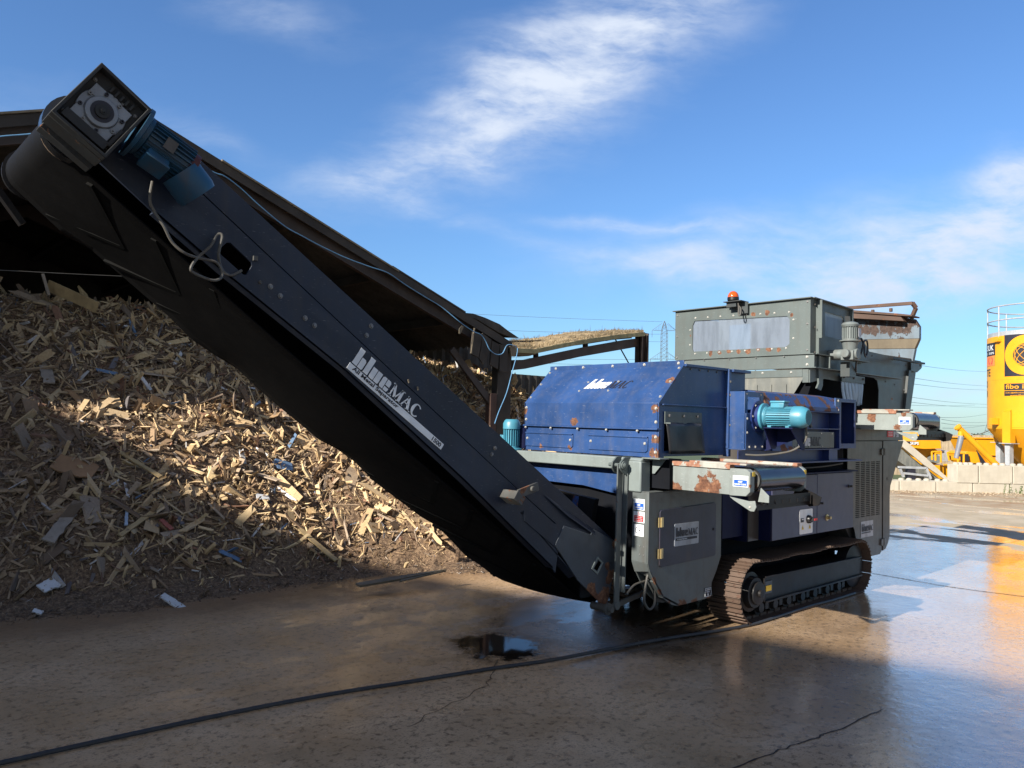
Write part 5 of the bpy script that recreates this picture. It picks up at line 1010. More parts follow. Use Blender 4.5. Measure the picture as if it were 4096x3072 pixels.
# ================================================================== the open shed
SH = thing('open_shed', (2.53, 9, 0), 'old open-fronted gabled shed with dark corrugated roof over the wood heap', 'shed')
RX, RZ, SL = 2.53, 4.87, .372
def corr(p, a, c_): return p
def roofside(x1, z1, name):
    q = MB(); nseg = 210
    for lay in range(1):
        vs = []
        for j in range(nseg+1):
            y = 8.93+(17.5-8.93)*j/nseg; w_ = .018*math.sin(j*math.pi/2.0*1.0)
            for (x, z) in ((RX, RZ), (x1, z1)): vs.append((x, y, z+w_))
        q.add(vs, [(j*2, j*2+1, j*2+3, j*2+2) for j in range(nseg)])
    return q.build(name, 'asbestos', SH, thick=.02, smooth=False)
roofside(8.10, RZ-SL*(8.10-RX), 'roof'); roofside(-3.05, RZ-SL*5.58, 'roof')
def sl_beam(y0, y1, top, dep, x0, x1, mat, name, th=None):
    z = lambda x: RZ-SL*abs(x-RX)
    xs_ = sorted([x0, x1]+([RX] if min(x0, x1) < RX < max(x0, x1) else [])); P_ = [(x, z(x)-top) for x in xs_]+[(x, z(x)-top-dep) for x in reversed(xs_)]
    return MB().pY(P_, y0, y1).build(name, mat, SH)
sl_beam(8.90, 8.93, -.02, .12, -3.1, 8.15, 'timber_dark', 'verge_board'); sl_beam(9.0, 9.012, .05, .20, -3.0, 8.1, 'steel_dark', 'front_rafter'); sl_beam(8.97, 9.05, .245, .018, -3.0, 8.1, 'steel_dark', 'rafter_flange'); sl_beam(8.97, 9.05, .04, .014, -3.0, 8.1, 'steel_dark', 'rafter_flange')
for k, (x0, x1) in enumerate(((-3.1, -.2), (-.25, 1.82), (3.5, 6.0), (5.9, 7.2))): sl_beam(8.86+.012*k, 9.3, -.035-.014*(k % 2), .022, x0, x1, 'timber_grey' if k < 3 else 'timber_dark', 'roof_edge_sheet')
for y in (11.5, 14.2): sl_beam(y, y+.06, .05, .2, -3.0, 8.1, 'steel_dark', 'rafter')
for x in (-2, -.7, .6, 1.9, 3.2, 4.5, 5.8, 7.1): z_ = RZ-SL*abs(x-RX); MB().box(x-.04, x+.04, 9.06, 17.3, z_-.17, z_-.05).build('purlin', 'timber_dark', SH)
def wallc(x0, x1, y0, y1, z0, z1, name):
    q = MB(); a = Vector((x0, y0, z0)); d_ = Vector((x1-x0, y1-y0, 0)); L = d_.length; n_ = int(L/.055); nrm_ = Vector((-d_.y, d_.x, 0)).normalized(); vs = []
    for i in range(n_+1):
        p = a+d_*(i/n_)+nrm_*(.012*math.sin(i*math.pi/2)); vs += [p, p+Vector((0, 0, z1-z0))]
    q.add(vs, [(2*i, 2*i+2, 2*i+3, 2*i+1) for i in range(n_)]); return q.build(name, 'asbestos', SH, smooth=False, thick=.01)
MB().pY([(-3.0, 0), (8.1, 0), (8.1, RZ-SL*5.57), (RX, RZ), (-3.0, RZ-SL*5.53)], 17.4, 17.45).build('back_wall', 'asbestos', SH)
wallc(-3.02, -3.02, 9.1, 17.4, 0, 2.8, 'side_wall')
MB().box(7.93, 8.22, 8.98, 9.12, 0, 2.82).build('post', 'timber_dark', SH, bevel=.01); MB().box(7.80, 7.93, 8.98, 9.10, 0, 2.0).build('post_facing', 'wood_red', SH, bevel=.008)
MB().beam((7.85, 9.03, 1.85), (7.05, 9.03, 2.62), .05, .10).build('knee_brace', 'steel_dark', SH)
MB().box(-3.1, -2.9, 9.0, 9.15, 0, 2.8).build('post', 'timber_dark', SH)
MB().box(-3.62, -3.5, 7.9, 9.3, 0, 4.5).build('added_shade_wall', 'asbestos', SH)  # unseen wall, added to keep the left of the heap in shade
for P_ in ([(640, 420), (760, 450), (735, 650), (712, 765), (612, 712)], [(765, 440), (885, 530), (860, 700), (782, 858), (722, 775), (745, 650)], [(890, 540), (990, 590), (970, 918), (868, 858)], [(995, 590), (1105, 600), (1090, 962), (990, 945)], [(1130, 615), (1205, 612), (1196, 752), (1150, 748)]):
    MB().prism([at(1700+x/3.3183, 1200+y/3.3183, Y=8.88) for x, y in P_], (0, .03, 0)).build('hanging_board', 'timber_dark' if P_[0][0] < 1100 else 'timber_grey', SH)
for P_ in ([(655, 370), (670, 372), (650, 480), (628, 712), (612, 705), (640, 500)], [(455, 380), (490, 340), (520, 350), (470, 450), (455, 445)]): MB().prism([at(1700+x/3.3183, 1200+y/3.3183, Y=8.86) for x, y in P_], (0, .012, 0)).build('timber_splinter', 'timber_grey', SH)
MB().prism([at(1700+x/3.3183, 1200+y/3.3183, Y=9.6) for x, y in [(480, 165), (640, 180), (800, 235), (990, 320), (1100, 405), (1250, 505), (1130, 490), (980, 430), (700, 260), (520, 195)]], (0, 1.2, .1)).build('ridge_of_rear_roof', 'asbestos', SH)
MB().prism([at(1700+x/3.3183, 1200+y/3.3183, Y=8.98) for x, y in [(1150, 640), (1500, 660), (1470, 720), (1380, 745), (1280, 730), (1130, 720)]], (0, .25, 0)).build('rotten_purlin_end', 'timber_grey', SH)
# mossy lean-to on the right
LT = thing('lean_to_roof', (10, 9, 0), 'sagging lean-to roof thick with dry moss and grass, right of the shed post', 'lean-to')
fr_ = [(2035, 1400), (2062, 1393), (2138, 1397), (2260, 1372), (2382, 1351), (2480, 1338), (2575, 1329)]; bk_ = [(2035, 1368), (2062, 1362), (2138, 1352), (2210, 1341), (2290, 1326), (2400, 1324), (2463, 1320), (2573, 1325)]
fP = [at(u, v, Y=8.95) for u, v in fr_]; bP = [at(*b_, Y=10.3) for b_ in [bk_[0], bk_[1], bk_[2], bk_[4], bk_[5], bk_[6], bk_[7]]]
q = MB(); nn_ = 60; mm_ = 12; vs = []
def lerpP(P_, t): k = t*(len(P_)-1); i = min(int(k), len(P_)-2); return P_[i].lerp(P_[i+1], k-i)
for j in range(mm_+1):
    for i in range(nn_+1):
        t = i/nn_; s_ = j/mm_; p = lerpP(fP, t).lerp(lerpP(bP, t), s_); p.z += random.uniform(-.012, .012)+.03*math.sin(s_*3.1); vs.append(p)
q.add(vs, [(j*(nn_+1)+i, j*(nn_+1)+i+1, (j+1)*(nn_+1)+i+1, (j+1)*(nn_+1)+i) for j in range(mm_) for i in range(nn_)])
M['moss'] = paint('dry_moss', (.30, .22, .12), .9, .35, dirt=.5, dirtcol=(.14, .11, .05), bump=1.5, bscale=40)
rf = q.build('mossy_roof', 'moss', LT, smooth=False, thick=.03)
q = MB()
for k in range(1500):
    t = random.random(); s_ = random.random()**1.5; p = lerpP(fP, t).lerp(lerpP(bP, t), s_)+Vector((0, 0, .01)); h = random.uniform(.02, .07)*(2.3 if random.random() < .03 else 1); dx = Vector((random.uniform(-.5, .5)*h, random.uniform(-.5, .5)*h, h)); q.add([p-Vector((.006, 0, 0)), p+Vector((.006, 0, 0)), p+dx], [(0, 1, 2)])
M['drygrass'] = paint('dry_grass', (.45, .34, .18), .8, .3, origin=Vector()); tag(q.build('dry_grass', 'drygrass', rf, smooth=False), kind='stuff')
q = MB(); 
for i in range(len(fP)-1): q.beam(fP[i]+Vector((0, -.02, -.035)), fP[i+1]+Vector((0, -.02, -.035)), .03, .07)
q.build('edge_board', paint('lichen_board', (.27, .25, .14), .8, .25, dirt=.4, bump=.3), LT)
q = MB(); q.prism([at(2100+x/3.6867, 1280+y/3.6867, Y=9.05) for x, y in [(-180, 590), (0, 585), (190, 545), (880, 400), (1500, 290), (1740, 262), (1740, 380), (1400, 440), (800, 545), (300, 655), (0, 720), (-180, 740)]], (0, .06, 0)); q.build('sloping_rafter', 'steel_dark', LT)
for P_ in ([(880, 330), (930, 330), (930, 400), (880, 405)], [(150, 430), (195, 440), (200, 545), (150, 555)], [(920, 320), (1560, 215), (1580, 270), (1280, 295), (940, 350), (200, 450), (195, 435)]): MB().prism([at(2100+x/3.6867, 1280+y/3.6867, Y=9.2) for x, y in P_], (0, .05, 0)).build('purlin', 'steel_dark', LT)
a0 = at(2100+1700/3.6867, 1280+180/3.6867, Y=9.0); a1 = at(2100+1828/3.6867, 1280+180/3.6867, Y=9.0)
q = MB(); q.box(a0.x, a1.x, 9.0, 9.02, 0, a0.z); q.box(a0.x, a0.x+.02, 8.95, 9.12, 0, a0.z); q.box((a0.x+a1.x)/2, (a0.x+a1.x)/2+.015, 8.92, 9.0, 0, a0.z-.02); q.build('steel_post', 'steel_dark', LT)
MB().tube([at(2100+1335/3.6867, 1280+290/3.6867, Y=9.1), at(2100+1525/3.6867, 1280+630/3.6867, Y=9.1)], .012, smooth=False).build('hanging_rod', 'ink', LT)
MB().prism([(8.0, 9.6, 2.82), (9.6, 9.6, 2.98), (9.9, 12.4, 3.1), (8.0, 12.4, 3.3)], (0, 0, .03)).build('rear_roof', 'asbestos', LT)
q = MB(); n_ = 130; vs = []
for i in range(n_+1):
    p = Vector((5.5+7.2*i/n_, 12.4+.015*math.sin(i*math.pi/2), 0)); vs += [p, p+Vector((0, 0, 3.3 if p.x < 10.9 else 2.60))]
q.add(vs, [(2*i, 2*i+2, 2*i+3, 2*i+1) for i in range(n_)]); q.build('back_wall', 'asbestos', LT, smooth=False, thick=.01); MB().box(8.2, 11.6, 12.3, 12.38, 2.1, 2.22).build('wall_rail', 'timber_dark', LT)
# blue air line along the shed front
Np = [(20, 5), (160, 75), (330, 160), (430, 265), (520, 335), (650, 420), (740, 460), (800, 540), (860, 660), (950, 722), (1030, 705), (1090, 600), (1180, 603), (1225, 640), (1215, 740), (1150, 980), (1080, 1240), (980, 1480), (925, 1640)]
Up = [(85, 170), (200, 215), (330, 310), (500, 465), (700, 630), (850, 715), (1000, 795), (1200, 890), (1400, 965), (1560, 1020), (1700, 1115), (1860, 1215), (2000, 1300)]
pts = [at(-60, 560, Y=8.86), at(0, 546, Y=8.86), at(110, 537, Y=8.86), at(300, 520, Y=8.86), at(620, 560, Y=8.86)]+[at(800+x/2.074, 600+y/2.074, Y=8.86) for x, y in Up]+[at(1700+x/3.3183, 1200+y/3.3183, Y=8.80 if i < 14 else 8.80-(i-13)*.1) for i, (x, y) in enumerate(Np) if i > 2]
tag(MB().tube(pts, .0068, 8).build('air_line', 'bluehose'), 'thin pale blue air line looped along the shed roof edge', 'hose')
tag(MB().tube([(-3, 8.9, 3.02), (.3, 8.9, 2.88), (1.6, 8.9, 2.95), (3.2, 8.9, 3.1)], .004, 6).build('slack_wire', 'cable'), 'thin slack wire hanging across the dark shed mouth', 'wire')

# building behind the photographer whose shadow falls over the yard
hgt = 12.0; e0 = Vector((5.75-.216*(-1-1.9)-1.85*hgt, -1-.03*hgt, 0)); e1_ = Vector((5.75-.216*(11-1.9)-1.85*hgt, 11-.03*hgt, 0)); bk = Vector((-9, -2, 0))
WH = thing('warehouse', (e0+e1_)/2+bk*.5, 'plain grey warehouse standing behind the photographer', 'warehouse')
MB().prism([e0, e1_, e1_+bk, e0+bk], (0, 0, hgt-.2)).build('wall', 'concrete_block', WH); MB().prism([e0+Vector((0, 0, hgt-.2)), e1_+Vector((0, 0, hgt-.2)), e1_+bk+Vector((0, 0, hgt-.2)), e0+bk+Vector((0, 0, hgt-.2))], (0, 0, .2)).build('roof', 'galv', WH)

# ================================================================== beyond the yard
def gb_(q, r0, r1, d0, d1, z0, z1, sk=0):
    return q.add([G(r0, d0, z0), G(r1, d0, z0), G(r1, d1, z0), G(r0, d1, z0), G(r0, d0, z1), G(r1, d0, z1), G(r1, d1, z1), G(r0, d1, z1)], [(0, 3, 2, 1), (4, 5, 6, 7), (0, 1, 5, 4), (1, 2, 6, 5), (2, 3, 7, 6), (3, 0, 4, 7)])
def gpoly(q, pts, d0, d1): return q.prism([G(r, d0, z) for r, z in pts], G(0, d1, 0)-G(0, d0, 0))
def block(r, d_, z0, Lb, h, dep, label, group, far=False):
    t = thing('concrete_block', G(r+Lb/2, d_, z0), label, 'concrete block', group)
    q = MB(); gb_(q, r+.006, r+Lb-.006, d_, d_+dep, z0, z0+h); q.build('block_body', 'concrete_block', t, bevel=.012)
    for k in range(4):
        rr_ = r+Lb*(.14+.24*k)+(0 if k % 2 else .02); q = MB(); q.lathe(G(rr_, d_+dep*.5, z0+h), (0, 0, 1), [(0, .075), (.035, .07), (.055, .045), (.06, .01)], 14); q.build('stud', 'concrete_block', t)
    return t
pos = ['the first', 'the second', 'the third', 'the fourth', 'the fifth', 'the sixth']
k = 0
for r in np.arange(9.2, 17, .96):
    nm = ['leftmost, behind the machine corner', 'under the grey conveyor belt', 'left of the weeds, its right half carrying an upper block', 'behind the weeds under the upper row', 'far right, behind the weeds', 'beyond the right edge']
    block(float(r)+.02, 20.4+.0*k, -.05, .95, .315, .46, 'pale bottom-row concrete block, %s' % ['hidden behind the engine housing', 'left end, beside the engine housing', 'below the sloping grey conveyor', 'just left of the raised upper row', 'first below the upper row', 'left half of the weeds in front', 'right part of the weeds in front', 'past the weeds', 'last on the right'][k], 'concrete blocks in the low wall'); k += 1
nm = ['upper row, left end below the clear sleeve', 'upper row, below the leaning orange tube', 'upper row, below the silo legs', 'upper row, far right end']
for k, r in enumerate((11.66, 12.24, 13.13, 14.02)):
    block(r, 20.38, .245, (.565, .88, .88, .88)[k], .47, .46, 'pale concrete block, '+nm[k], 'concrete blocks in the low wall')
# rubble strip and weeds
q = MB()
for k in range(1600):
    p = G(random.uniform(8.5, 17), 20.3-abs(random.gauss(0, .45)), 0); s_ = random.uniform(.008, .035); q.add([p+Vector((random.uniform(-s_, s_), random.uniform(-s_, s_), random.uniform(0, s_*1.5))) for _ in range(4)], [(0, 1, 2), (0, 2, 3), (0, 3, 1), (1, 2, 3)])
M['rubble'] = paint('pale_rubble', (.38, .30, .21), .9, .3, origin=Vector()); tag(q.build('rubble', 'rubble', smooth=False), 'pale rubble strewn along the foot of the block wall', 'rubble', kind='stuff')
M['weed'] = paint('weed_leaf', (.10, .15, .045), .7, .35, origin=Vector()); q = MB()
for k in range(70):
    b0 = G(random.uniform(12.4, 15.6), 20.2-abs(random.gauss(0, .16)), 0); hh = random.uniform(.08, .26)*(1.25 if b0.dot(RT) < 13.1 else 1)
    tip = b0+Vector((random.uniform(-.06, .06), random.uniform(-.06, .06), hh)); q.beam(b0, tip, .004, .004)
    for j in range(16):
        c0 = b0.lerp(tip, random.uniform(.1, 1)); d_ = Vector((random.uniform(-1, 1), random.uniform(-1, 1), random.uniform(-.2, .8))).normalized()*random.uniform(.02, .05); s_ = d_.cross(Vector((random.random(), random.random(), random.random()))).normalized()*.009; q.add([c0, c0+d_*.5+s_, c0+d_, c0+d_*.5-s_], [(0, 1, 2, 3)])
tag(q.build('weeds', 'weed', smooth=False), 'green weeds growing at the foot of the block wall', 'weeds', kind='stuff')
q = MB()
for k in range(260):
    p = G(12.0+random.gauss(1.2, .7), 14.0+random.gauss(0, .7), .01); a = random.uniform(0, 3.14); L = random.uniform(.04, .16); d_ = Vector((math.cos(a), math.sin(a), 0))*L; q.beam(p, p+d_+Vector((0, 0, random.uniform(0, .02))), .015, .006)
tag(q.build('wood_scraps', 'brightwood', smooth=False), 'pale wood scraps scattered on the dry concrete by the yard wall', 'wood chips', kind='stuff')
# timber fence
FN = thing('timber_fence', G(13.5, 34, 0), 'pale close-boarded timber fence standing behind the yellow machinery', 'fence')
q = MB()
for k in range(150):
    r = 10+k*.16; gb_(q, r, r+.15, 34, 34.02, -.4, 1.43+random.uniform(-.01, .01)+.0*k)
q.build('fence_boards', 'timber_fence', FN, smooth=False)
for r in (14.0, 17.4, 19.8, 22.3, 24.7): gb_(MB(), r, r+.16, 33.85, 34, -.4, 1.52).build('fence_post', 'timber_fence', FN)
for z in (.55, 1.28): gb_(MB(), 10, 34, 33.93, 34, z, z+.08).build('fence_rail', 'timber_fence', FN)
# silo
SR, SD, RR = 16.33, 24.0, 1.42
SI = thing('yellow_silo', G(SR, SD, 0), 'tall yellow silo with a black logo square and galvanised handrail on top', 'silo')
q = MB(); q.lathe(G(SR, SD, 1.74), (0, 0, 1), [(0, RR), (2.79, RR), (2.80, RR-.03)], 64); q.build('silo_body', 'yellow', SI)
q = MB(); q.lathe(G(SR, SD, 1.736), (0, 0, -1), [(0, RR), (.04, RR), (1.55, .22), (1.7, .22)], 48); q.build('cone', 'yellow', SI)
q = MB(); q.lathe(G(SR, SD, 4.54), (0, 0, 1), [(0, RR-.03), (.13, RR-.03), (.14, RR-.08)], 56); q.build('top_collar', 'galv', SI)
q = MB()
for z in (5.03, 5.46): q.tube([G(SR+(RR-.02)*math.cos(t*math.pi/24), SD+(RR-.02)*math.sin(t*math.pi/24), z) for t in range(49)], .022, 8, False)
for k in range(8):
    t = math.pi*(k/4)+math.pi+.12; q.cyl(G(SR+(RR-.02)*math.cos(t), SD+(RR-.02)*math.sin(t), 4.5), G(SR+(RR-.02)*math.cos(t), SD+(RR-.02)*math.sin(t), 5.46), .022, 8)
q.build('handrail', 'galv', SI)
for a_ in (200, 250, 305, 20, 110):
    t = math.radians(a_); c0 = G(SR+(RR-.05)*math.cos(t), SD+(RR-.05)*math.sin(t), 0); rad = (RT*math.cos(t)+FW*math.sin(t)); tn = Vector((-rad.y, rad.x, 0))
    q = MB(); q.prism([c0+rad*.12-tn*.13+Vector((0, 0, 1.27)), c0+rad*.12+tn*.13+Vector((0, 0, 1.27)), c0-rad*.1+tn*.13+Vector((0, 0, 1.27)), c0-rad*.1-tn*.13+Vector((0, 0, 1.27))], (0, 0, .95)); q.prism([c0+rad*.12-tn*.13+Vector((0, 0, 2.22)), c0+rad*.12+tn*.13+Vector((0, 0, 2.22)), c0-rad*.1+tn*.1+Vector((0, 0, 2.36)), c0-rad*.1-tn*.1+Vector((0, 0, 2.36))], (0, 0, .01)); q = q.build('leg_bracket', 'yellow', SI, bevel=.01)
    l = MB(); l.beam(c0+Vector((0, 0, -.1)), c0+Vector((0, 0, 1.25)), .16, .16, rad); l.prism([c0+rad*.18-tn*.2+Vector((0, 0, 1.245)), c0+rad*.18+tn*.2+Vector((0, 0, 1.245)), c0-rad*.18+tn*.2+Vector((0, 0, 1.245)), c0-rad*.18-tn*.2+Vector((0, 0, 1.245))], (0, 0, .02)); l.build('leg', 'galv', SI)
q = MB(); gb_(q, 14.82, 14.97, 23.7, 23.9, 4.36, 4.44); gb_(q, 14.70, 14.9, 23.8, 23.95, 1.82, 2.02); q.build('lug', 'yellow', SI)
q = MB(); q.cyl(G(15.62, 22.75, 1.2), G(15.62, 22.75, 1.62), .075, 16); q.cyl(G(15.55, 22.75, .4), G(15.55, 22.75, 1.2), .07, 16); q.cyl(G(15.55, 22.75, 1.19), G(15.55, 22.75, 1.23), .12, 16); q.build('fill_pipe', 'galv', SI); MB().cyl(G(15.60, 22.74, 1.23), G(15.60, 22.74, 1.62), .08, 16).build('yellow_pipe', 'yellow', SI)
def wrap(P2, name, mat, parent, off):     # flat shapes bent round the silo: (metres along the skin from its nearest point, height)
    q = MB(); vs = [];
    for s_, z in P2:
        t = -math.pi/2+s_/RR; vs.append(G(SR+(RR+off)*math.cos(t), SD+(RR+off)*math.sin(t), z))
    return vs
def wrapquad(s0, s1, z0, z1, name, mat, off):
    q = MB(); n_ = 10; vs = []
    for i in range(n_+1):
        for z in (z0, z1): vs += wrap([(s0+(s1-s0)*i/n_, z)], '', '', None, off)
    q.add(vs, [(2*i, 2*i+2, 2*i+3, 2*i+1) for i in range(n_)]); return q.build(name, mat, SI, smooth=False)
def wrapring(s0, z0, r1, r2, name, mat, off, n_=48):
    q = MB(); vs = []
    for i in range(n_):
        a = 2*math.pi*i/n_; vs += wrap([(s0+r2*math.cos(a), z0+r2*math.sin(a)), (s0+r1*math.cos(a), z0+r1*math.sin(a))], '', '', None, off)
    q.add(vs, [(2*i, (2*i+2) % (2*n_), (2*i+3) % (2*n_), 2*i+1) for i in range(n_)])
    return q.build(name, mat, SI, smooth=False)
def wraptext(body, s0, z0, w_, h, mat, off, name='lettering'):
    cu = bpy.data.curves.new('text', 'FONT'); cu.body = body; cu.resolution_u = 2; cu.offset = .015; ob = bpy.data.objects.new('text', cu); me = bpy.data.meshes.new_from_object(ob)
    vs = [v.co.copy() for v in me.vertices]; fs = [tuple(p_.vertices) for p_ in me.polygons]; x0 = min(v.x for v in vs); x1 = max(v.x for v in vs); y0 = min(v.y for v in vs); y1 = max(v.y for v in vs)
    q = MB(); q.add(wrap([(s0+(v.x-x0)/(x1-x0)*w_, z0+(v.y-y0)/(y1-y0)*h) for v in vs], '', '', None, off), fs); bpy.data.objects.remove(ob); bpy.data.curves.remove(cu); bpy.data.meshes.remove(me); return q.build(name, mat, SI, smooth=False)
wrapquad(-1.83, -.59, 3.28, 4.54, 'logo_square', 'ink', .006)
wrapring(-1.21, 3.91, .35, .60, 'logo_ring', 'yellow', .012); wrapring(-1.21, 3.91, .001, .355, 'logo_disc', 'ink', .010)
for k in range(3): wrapring(-1.21, 3.91, .34-.0*k, .352, 'globe_line', 'yellow', .014)
q = MB()
for sgn in (-1, 1):
    for wv in (.12, .26):
        P_ = []
        for i in range(25):
            a = math.pi*i/24-math.pi/2; x = wv*math.cos(a)*sgn; y = .34*math.sin(a); P_.append((x, y))
        for ang in (.8, -.8):
            R_ = [(x*math.cos(ang)-y*math.sin(ang), x*math.sin(ang)+y*math.cos(ang)) for x, y in P_]
            for i in range(24):
                (xa, ya), (xb, yb_) = R_[i], R_[i+1]; l_ = math.hypot(xb-xa, yb_-ya)+1e-6; nx_, ny_ = -(yb_-ya)/l_*.007, (xb-xa)/l_*.007
                q.add(wrap([(-1.21+xa-nx_, 3.91+ya-ny_), (-1.21+xb-nx_, 3.91+yb_-ny_), (-1.21+xb+nx_, 3.91+yb_+ny_), (-1.21+xa+nx_, 3.91+ya+ny_)], '', '', None, .016), [(0, 1, 2, 3)])
q.build('globe_line', 'yellow', SI, smooth=False)
wrapquad(-1.84, -.2, 2.86, 3.06, 'name_band', 'ink', .006); wraptext('fibo i', -1.79, 2.90, .52, .14, 'yellow', .010)
wrapquad(-1.84, -.2, 2.69, 2.84, 'contact_band', 'ink', .006); wraptext('info@fibointer', -1.79, 2.755, .62, .045, 'yellow', .010); wraptext('www.fiboin', -1.65, 2.685, .45, .04, 'yellow', .010)
wrapquad(-2.86, -2.20, 3.96, 4.36, 'side_sign', 'ink', .006); wraptext('SUK', -2.72, 4.12, .45, .17, 'white', .010); wraptext('LS · SKIPS', -2.80, 4.0, .55, .07, 'white', .010)
wrapquad(-2.86, -2.22, 3.64, 3.95, 'skip_sign', paint('orange_sign', (.75, .22, .06), .5), .006)
q = MB(); q.add(wrap([(-2.58, 3.70), (-2.36, 3.70), (-2.31, 3.82), (-2.63, 3.82)], '', '', None, .010), [(0, 1, 2, 3)]); q.add(wrap([(-2.63, 3.83), (-2.31, 3.83), (-2.35, 3.90), (-2.59, 3.90)], '', '', None, .010), [(0, 1, 2, 3)]); q.build('skip_symbol', 'red_ink', SI, smooth=False)
wraptext('TE', -2.83, 3.32, .36, .23, 'ink', .006); wraptext('D', -2.86, 2.98, .14, .2, 'ink', .006); wraptext('R', -2.86, 2.68, .14, .2, 'ink', .006)
q = MB(); q.lathe(G(SR, SD, 3.18), (0, 0, 1), [(0, RR+.003), (.012, RR+.003)], 64); q.build('weld_seam', paint('seam', (.55, .28, .02), .6), SI)
gb_(MB(), 16.02, 16.4, 22.3, 22.5, 5.36, 5.44).build('solar_panel', 'dark_blue', SI)
gb_(MB(), 15.9, 16.15, 22.55, 22.6, 1.03, 1.22).build('control_box', 'white', SI)
# orange auger tube
AU = thing('auger_tube', G(14.9, 23.4, 0), 'leaning orange auger tube left of the silo with a clear sleeve on its upper end', 'auger')
S_ = 23.4/25
MB().cyl(G(14.35*S_, 23.4, 1.6+(1.71-1.6)*S_), G(15.55*S_+.05, 23.4, 1.6+(.52-1.6)*S_), .085, 18).build('tube', 'yellow', AU)
MB().lathe(G(14.33*S_, 23.4, 1.6+(1.72-1.6)*S_), G(-1, 0, .9), [(-.03, .11), (.02, .11)], 18).build('end_flange', 'yellow', AU)
q = MB(); q.lathe(G(14.43*S_, 23.4, 1.6+(1.62-1.6)*S_), (0, 0, -1), [(0, .07), (.16, .08)], 16); q.build('outlet', 'yellow', AU)
MB().cyl(G(14.45*S_, 23.4, 1.6+(1.42-1.6)*S_), G(14.28*S_, 23.4, 1.6+(.72-1.6)*S_), .085, 14, r2=.07).build('clear_sleeve', 'poly', AU)
MB().tube([G(14.7*S_, 23.3, 1.6+(1.52-1.6)*S_), G(15.1*S_, 23.6, 1.50), G(15.5*S_+.2, 24.0, 1.62)], .012, 6).build('chain', 'cable', AU)
# yellow hopper trailer
def ybox(name, label, cat, polys, d0, extra=None):
    t = thing(name, G(polys[0][1][0][0], d0, 0), label, cat)
    for nm_, P_, dd0, dd1, mat in polys:
        q = MB(); gpoly(q, P_, dd0, dd1); q.build(nm_, mat, t, bevel=.01)
    return t
sc = lambda r, z, d_: (r*d_/25, 1.6+(z-1.6)*d_/25)
HP = ybox('yellow_hopper', 'yellow tapered hopper body standing behind the orange auger tube', 'hopper', [('hopper_wall', [sc(13.96+.93*0+.95, 1.36, 26), sc(15.9, 1.36, 26), sc(16.4, .6, 26), sc(15.3, .6, 26)], 26, 27.6, 'yellow'), ('hopper_rim', [sc(14.87, 1.40, 26), sc(16.2, 1.40, 26), sc(16.2, 1.36, 26), sc(14.87, 1.36, 26)], 25.95, 27.7, 'yellow'), ('hopper_rib', [sc(15.28, .87, 26), sc(16.2, .87, 26), sc(16.2, .83, 26), sc(15.28, .83, 26)], 25.93, 26, 'yellow'), ('base_frame', [sc(15.0, .6, 26), sc(17, .6, 26), sc(17, .2, 26), sc(15, .2, 26)], 26, 27.5, 'yellow')], 26)
q = MB(); gpoly(q, [sc(15.75, .82, 26), sc(16.0, .80, 26), sc(16.0, .62, 26), sc(15.75, .62, 26)], 25.9, 25.93); q.build('sticker', 'white', HP)
# yellow mixer machine with railings
d0 = 25.5
YM = thing('yellow_mixer', G(13.9, d0, 0), 'yellow mixing machine with a railed platform behind the low block wall', 'mixing machine')
def yp(nm_, pts, a_, b_, mat): q = MB(); gpoly(q, [at_rz(*p) for p in pts], a_, b_); return q.build(nm_, mat, YM, bevel=.008)
def at_rz(x, y): p = at(3560+x/2.765, 1550+y/2.765, d=d0); return (p.dot(RT), p.z)
yp('upper_body', [(180, 640), (300, 560), (330, 500), (400, 505), (430, 545), (560, 590), (570, 675), (380, 680), (290, 672), (180, 668)], d0, d0+1.2, 'yellow'); yp('body_seam', [(170, 592), (300, 600), (290, 634), (180, 612)], d0-.03, d0, 'ink')
yp('middle_deck', [(300, 680), (570, 680), (600, 700), (590, 860), (380, 860), (300, 760)], d0+.4, d0+1.4, 'yellow'); yp('engine_block', [(480, 780), (520, 745), (570, 760), (590, 820), (540, 840), (480, 825)], d0+.1, d0+.5, 'motor_grey')
yp('grey_tank', [(560, 710), (680, 700), (690, 730), (700, 820), (590, 825)], d0+.2, d0+.7, 'galv'); yp('lower_body', [(500, 860), (720, 870), (730, 1040), (560, 1010)], d0+.1, d0+1.2, 'yellow')
yp('right_cab', [(835, 720), (860, 705), (980, 715), (1000, 760), (990, 840), (870, 835), (840, 790)], d0, d0+1, 'yellow'); yp('right_step', [(740, 760), (780, 765), (780, 810), (740, 805)], d0, d0+.5, 'yellow'); yp('black_motor', [(790, 735), (850, 735), (860, 815), (785, 815)], d0-.1, d0+.2, 'ink'); yp('dark_plate', [(950, 690), (1000, 760), (1060, 840), (1000, 840), (985, 790)], d0-.05, d0, 'ink')
q = MB()
def rail(a_, b_): q.cyl(G(*[(lambda t: (t[0], d0-.5, t[1]))(at_rz(*a_))][0]), G(*[(lambda t: (t[0], d0-.5, t[1]))(at_rz(*b_))][0]), .03, 8)
for a_, b_ in (((540, 712), (720, 722)), ((655, 712), (655, 1000)), ((718, 722), (715, 1022)), ((540, 712), (560, 800)), ((500, 845), (720, 850)), ((660, 930), (720, 935)), ((370, 705), (470, 700)), ((370, 705), (375, 790)), ((470, 700), (470, 820)), ((410, 720), (465, 725)), ((410, 720), (412, 800)), ((570, 930), (660, 935)), ((655, 1000), (730, 1010))): rail(a_, b_)
q.build('railing', 'yellow', YM)
lt = at_rz(216, 628); lettering('SKIPS', G(lt[0], d0-.04, lt[1]-.01), RT, SZ, .28, .09, 'white', YM)
